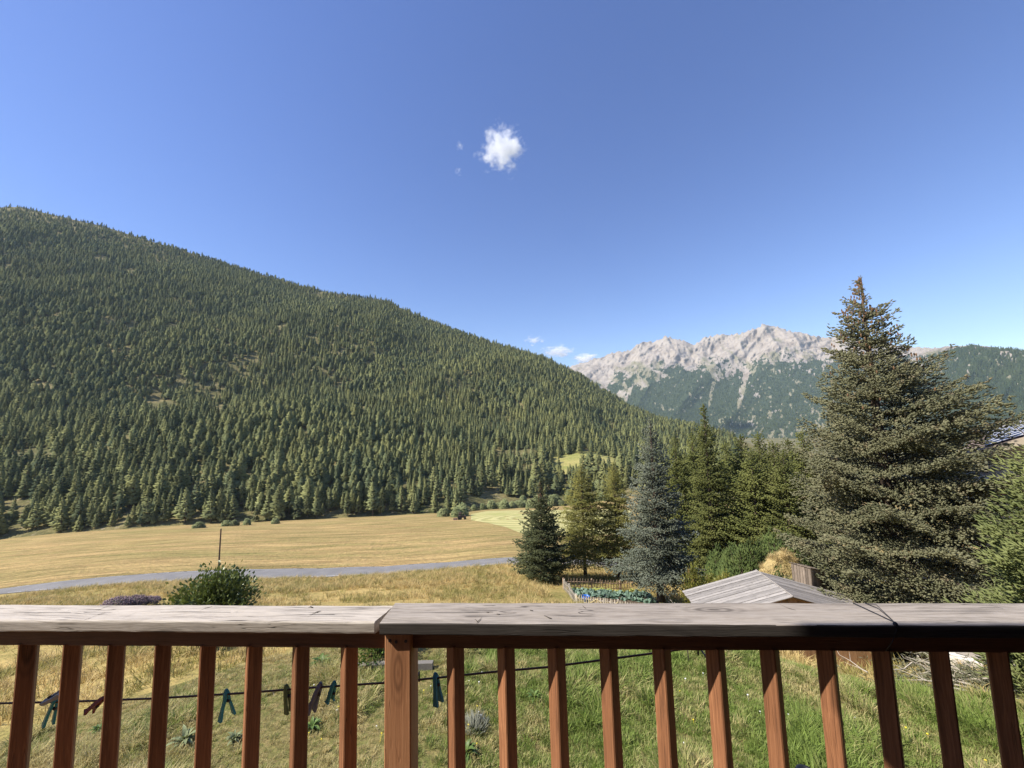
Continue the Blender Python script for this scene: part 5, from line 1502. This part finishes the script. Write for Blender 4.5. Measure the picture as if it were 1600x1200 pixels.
scl = (.55+.95*np.clip(lush*1.6-.3, 0, 1))*np.where(x < -1.5, .75, 1.0)*r.uniform(.75, 1.25, n)
idx = np.where(lush > .56, r.choice([1, 3, 1, 0], n), r.choice([0, 2, 2, 0], n))
dn = ~((x < -1.0) & (lush < .40) & (r.random(n) < .55))
# blades lean with the breeze
rot = np.stack([r.normal(0, .12, n), .18+r.normal(0, .12, n), r.uniform(0, 6.28, n)], 1)
P = np.stack([x, y, z-.01], 1)
scatter('lawn_grass', P[dn], rot[dn], scl[dn], idx[dn], TU, label='uneven lawn grass, straw-dry on one side and lush green on the other', kind='stuff', cat='grass')
# meadow grass on the slope, road verge and near field
TS = [tuft(11, 30, .42, .22, .022, .8, M_bs), tuft(12, 24, .55, .26, .024, .9, M_bs), tuft(13, 34, .30, .25, .022, .7, M_bs)]
n = 42000
az = r.uniform(-62, 50, n); Rk, zk = profile(az)
R = np.sqrt(r.uniform(11.5**2, 75**2, n))
tt, _ = tcoord(az, R)
ok = (tt > 2.0) & (tt < 3.98); az, R, tt = az[ok], R[ok], tt[ok]
x = R*np.sin(np.radians(az)); y = R*np.cos(np.radians(az)); z = ground(x, y); n = len(x)
patch = fbm(x/6., y/3.5, 3); ok = r.random(n) < np.clip(patch*3-.8, .12, 1); x, y, z, R, tt = x[ok], y[ok], z[ok], R[ok], tt[ok]; n = len(x)
in_g = (np.abs(x-(g_bl[0]+g_fr[0])/2) < 4.0) & (y > g_fl[1]-.3) & (y < g_bl[1]+.4)
ok = ~in_g; x, y, z, R, tt = x[ok], y[ok], z[ok], R[ok], tt[ok]; n = len(x)
scl = r.uniform(.6, 1.25, n)*np.where(tt > 5, 1.15, .9)*np.clip(.55+R/60., .5, 1.2)
scatter('meadow_grass', np.stack([x, y, z-.03], 1), np.stack([r.normal(0, .1, n), .1+r.normal(0, .1, n), r.uniform(0, 6.28, n)], 1), scl, r.integers(0, 3, n), TS, label='dry golden meadow grass on the slope and field', kind='stuff', cat='grass')
# straw tufts on the bank
n = 900; th = r.uniform(0, 6.28, n); q = np.sqrt(r.random(n)); x = BANK[0]+BANK[2]*q*np.cos(th); y = BANK[1]+BANK[3]*q*np.sin(th)
z = ground(x, y)-.08+(BANK[4]+.1)*(np.cos(q*np.pi)*.5+.5)*(.9+.25*fbm(x*.8, y*.8, 3))
M_straw = blade_mat('straw_blades', (.40, .33, .12), (.66, .52, .26), .1, .5, False)
scatter('bank_grass', np.stack([x, y, z-.03], 1), np.stack([r.normal(0, .15, n), r.normal(0, .15, n), r.uniform(0, 6.28, n)], 1), r.uniform(.3, .55, n), np.zeros(n, int), [tuft(15, 34, .42, .22, .02, .9, M_straw)], label='straw-coloured tufts on the dry bank', kind='stuff', cat='grass')
# white daisies and yellow flowers dotted in the lawn
M_daisy = plain('daisy_white', (.75, .75, .70), .7, .2, .05, 9); M_yel = plain('flower_yellow', (.70, .55, .05), .7, .2, .1, 9)
def flower(mt): 
    mb = MB(); mb.tube([(0, 0, 0), (0, 0, .11)], .0025, 3); mb.lathe([(.004, .105), (.016, .112), (.013, .118), (.001, .121)], 7); return mb.mesh('flower', [mt])
n = 260; az = r.uniform(-40, 62, n); R = np.sqrt(r.uniform(5**2, 9.5**2, n)); x = R*np.sin(np.radians(az)); y = R*np.cos(np.radians(az))
ok = fbm(x/.9+40, y/.9, 3) > .53; x, y = x[ok], y[ok]; n = len(x)
scatter('lawn_flowers', np.stack([x, y, ground(x, y)], 1), np.stack([r.normal(0, .2, n), r.normal(0, .2, n), r.uniform(0, 6, n)], 1), r.uniform(.7, 1.2, n), r.integers(0, 2, n), [flower(M_daisy), flower(M_yel)], label='tiny white and yellow flowers dotted through the lawn', kind='stuff', cat='flowers')
# ================================================================== air and clouds
m = bpy.data.materials.new('valley_haze'); m.use_nodes = True
nt = m.node_tree; nt.nodes.remove(nt.nodes['Principled BSDF'])
pv = nt.nodes.new('ShaderNodeVolumePrincipled')
pv.inputs['Color'].default_value = (.62, .80, 1.0, 1)
pv.inputs['Density'].default_value = 4.8e-5
pv.inputs['Anisotropy'].default_value = 0.0
nt.links.new(pv.outputs[0], nt.nodes['Material Output'].inputs['Volume'])
o = MB().box((0, 0, 460), (11900, 11900, 1400)).obj('haze', m)
tag(o, 'thin blue haze filling the valley air', None, None, 'stuff')

# clouds: real scattering bodies far above and beyond the haze
def cloud(px_, py_, dist, size, label, seed, dens, thr, squash=.75):
    m = bpy.data.materials.new('cloud_vapour'); m.use_nodes = True
    t = NT(m); t.n.remove(t.n['Principled BSDF'])
    co = t('TexCoord', 3)
    wob = t('TexNoise', 1, i={'Vector': t.map(co, (1, 1, 1), (seed*3.1, seed*1.7, 0)), 'Scale': 1.6, 'Detail': 3.0})
    wv = t('VectorMath', operation='MULTIPLY_ADD', i={0: wob, 1: (.75, .75, .75), 2: t('VectorMath', operation='ADD', i={0: co, 1: (-.375, -.375, -.375)})})
    r_ = t('VectorMath', 1, operation='LENGTH', i={0: wv})
    n_ = t.noise(t.map(co, (1, 1, 1.15), (seed*5.3, seed*2.9, seed)), 2.6, 7, .66)
    f = t.math('SUBTRACT', t.math('ADD', t.math('MULTIPLY', t.math('SUBTRACT', n_, .5), 2.3), thr), r_)
    rim = t('VectorMath', 1, operation='LENGTH', i={0: co})
    f = t.math('MULTIPLY', t.step(f, 0.0, .42), t.step(rim, 1.0, .82))
    pv = t.n.new('ShaderNodeVolumePrincipled')
    pv.inputs['Color'].default_value = (.99, .99, 1, 1)
    pv.inputs['Anisotropy'].default_value = 0.0
    t.l.new(t.math('MULTIPLY', f, dens), pv.inputs['Density'])
    t.l.new(pv.outputs[0], t.n['Material Output'].inputs['Volume'])
    m.cycles.volume_step_rate = .25
    import bmesh
    bm = bmesh.new(); bmesh.ops.create_icosphere(bm, subdivisions=3, radius=1.0)
    me = bpy.data.meshes.new('cloud'); bm.to_mesh(me); bm.free(); me.materials.append(m)
    d_ = ray(px_, py_); d_ = d_/np.linalg.norm(d_)
    o = link('cloud', me, None, tuple(CAM+d_*dist))
    s_ = size*dist/F_PX
    o.scale = (s_, s_, s_*squash)
    return tag(o, label, 'cloud')
cloud(785, 232, 2600, 46, 'bright white puffy cloud alone high in the blue sky', 1, .024, .52, .9)
cloud(719, 228, 2600, 11, 'tiny faint wisp level with the bright puffy cloud', 5, .012, .42, 1.0)
cloud(716, 268, 2600, 9, 'tiny faint wisp just below its twin beside the bright puffy cloud', 6, .012, .42, 1.0)
cloud(835, 531, 9200, 26, 'faint wisp of cloud nearest the wooded ridge', 2, .006, .42, .5)
cloud(872, 549, 9200, 42, 'low flat white cloud just above the wooded ridge', 3, .009, .50, .34)
cloud(917, 561, 9200, 32, 'small white cloud touching the end of the rocky mountain', 4, .010, .54, .45)
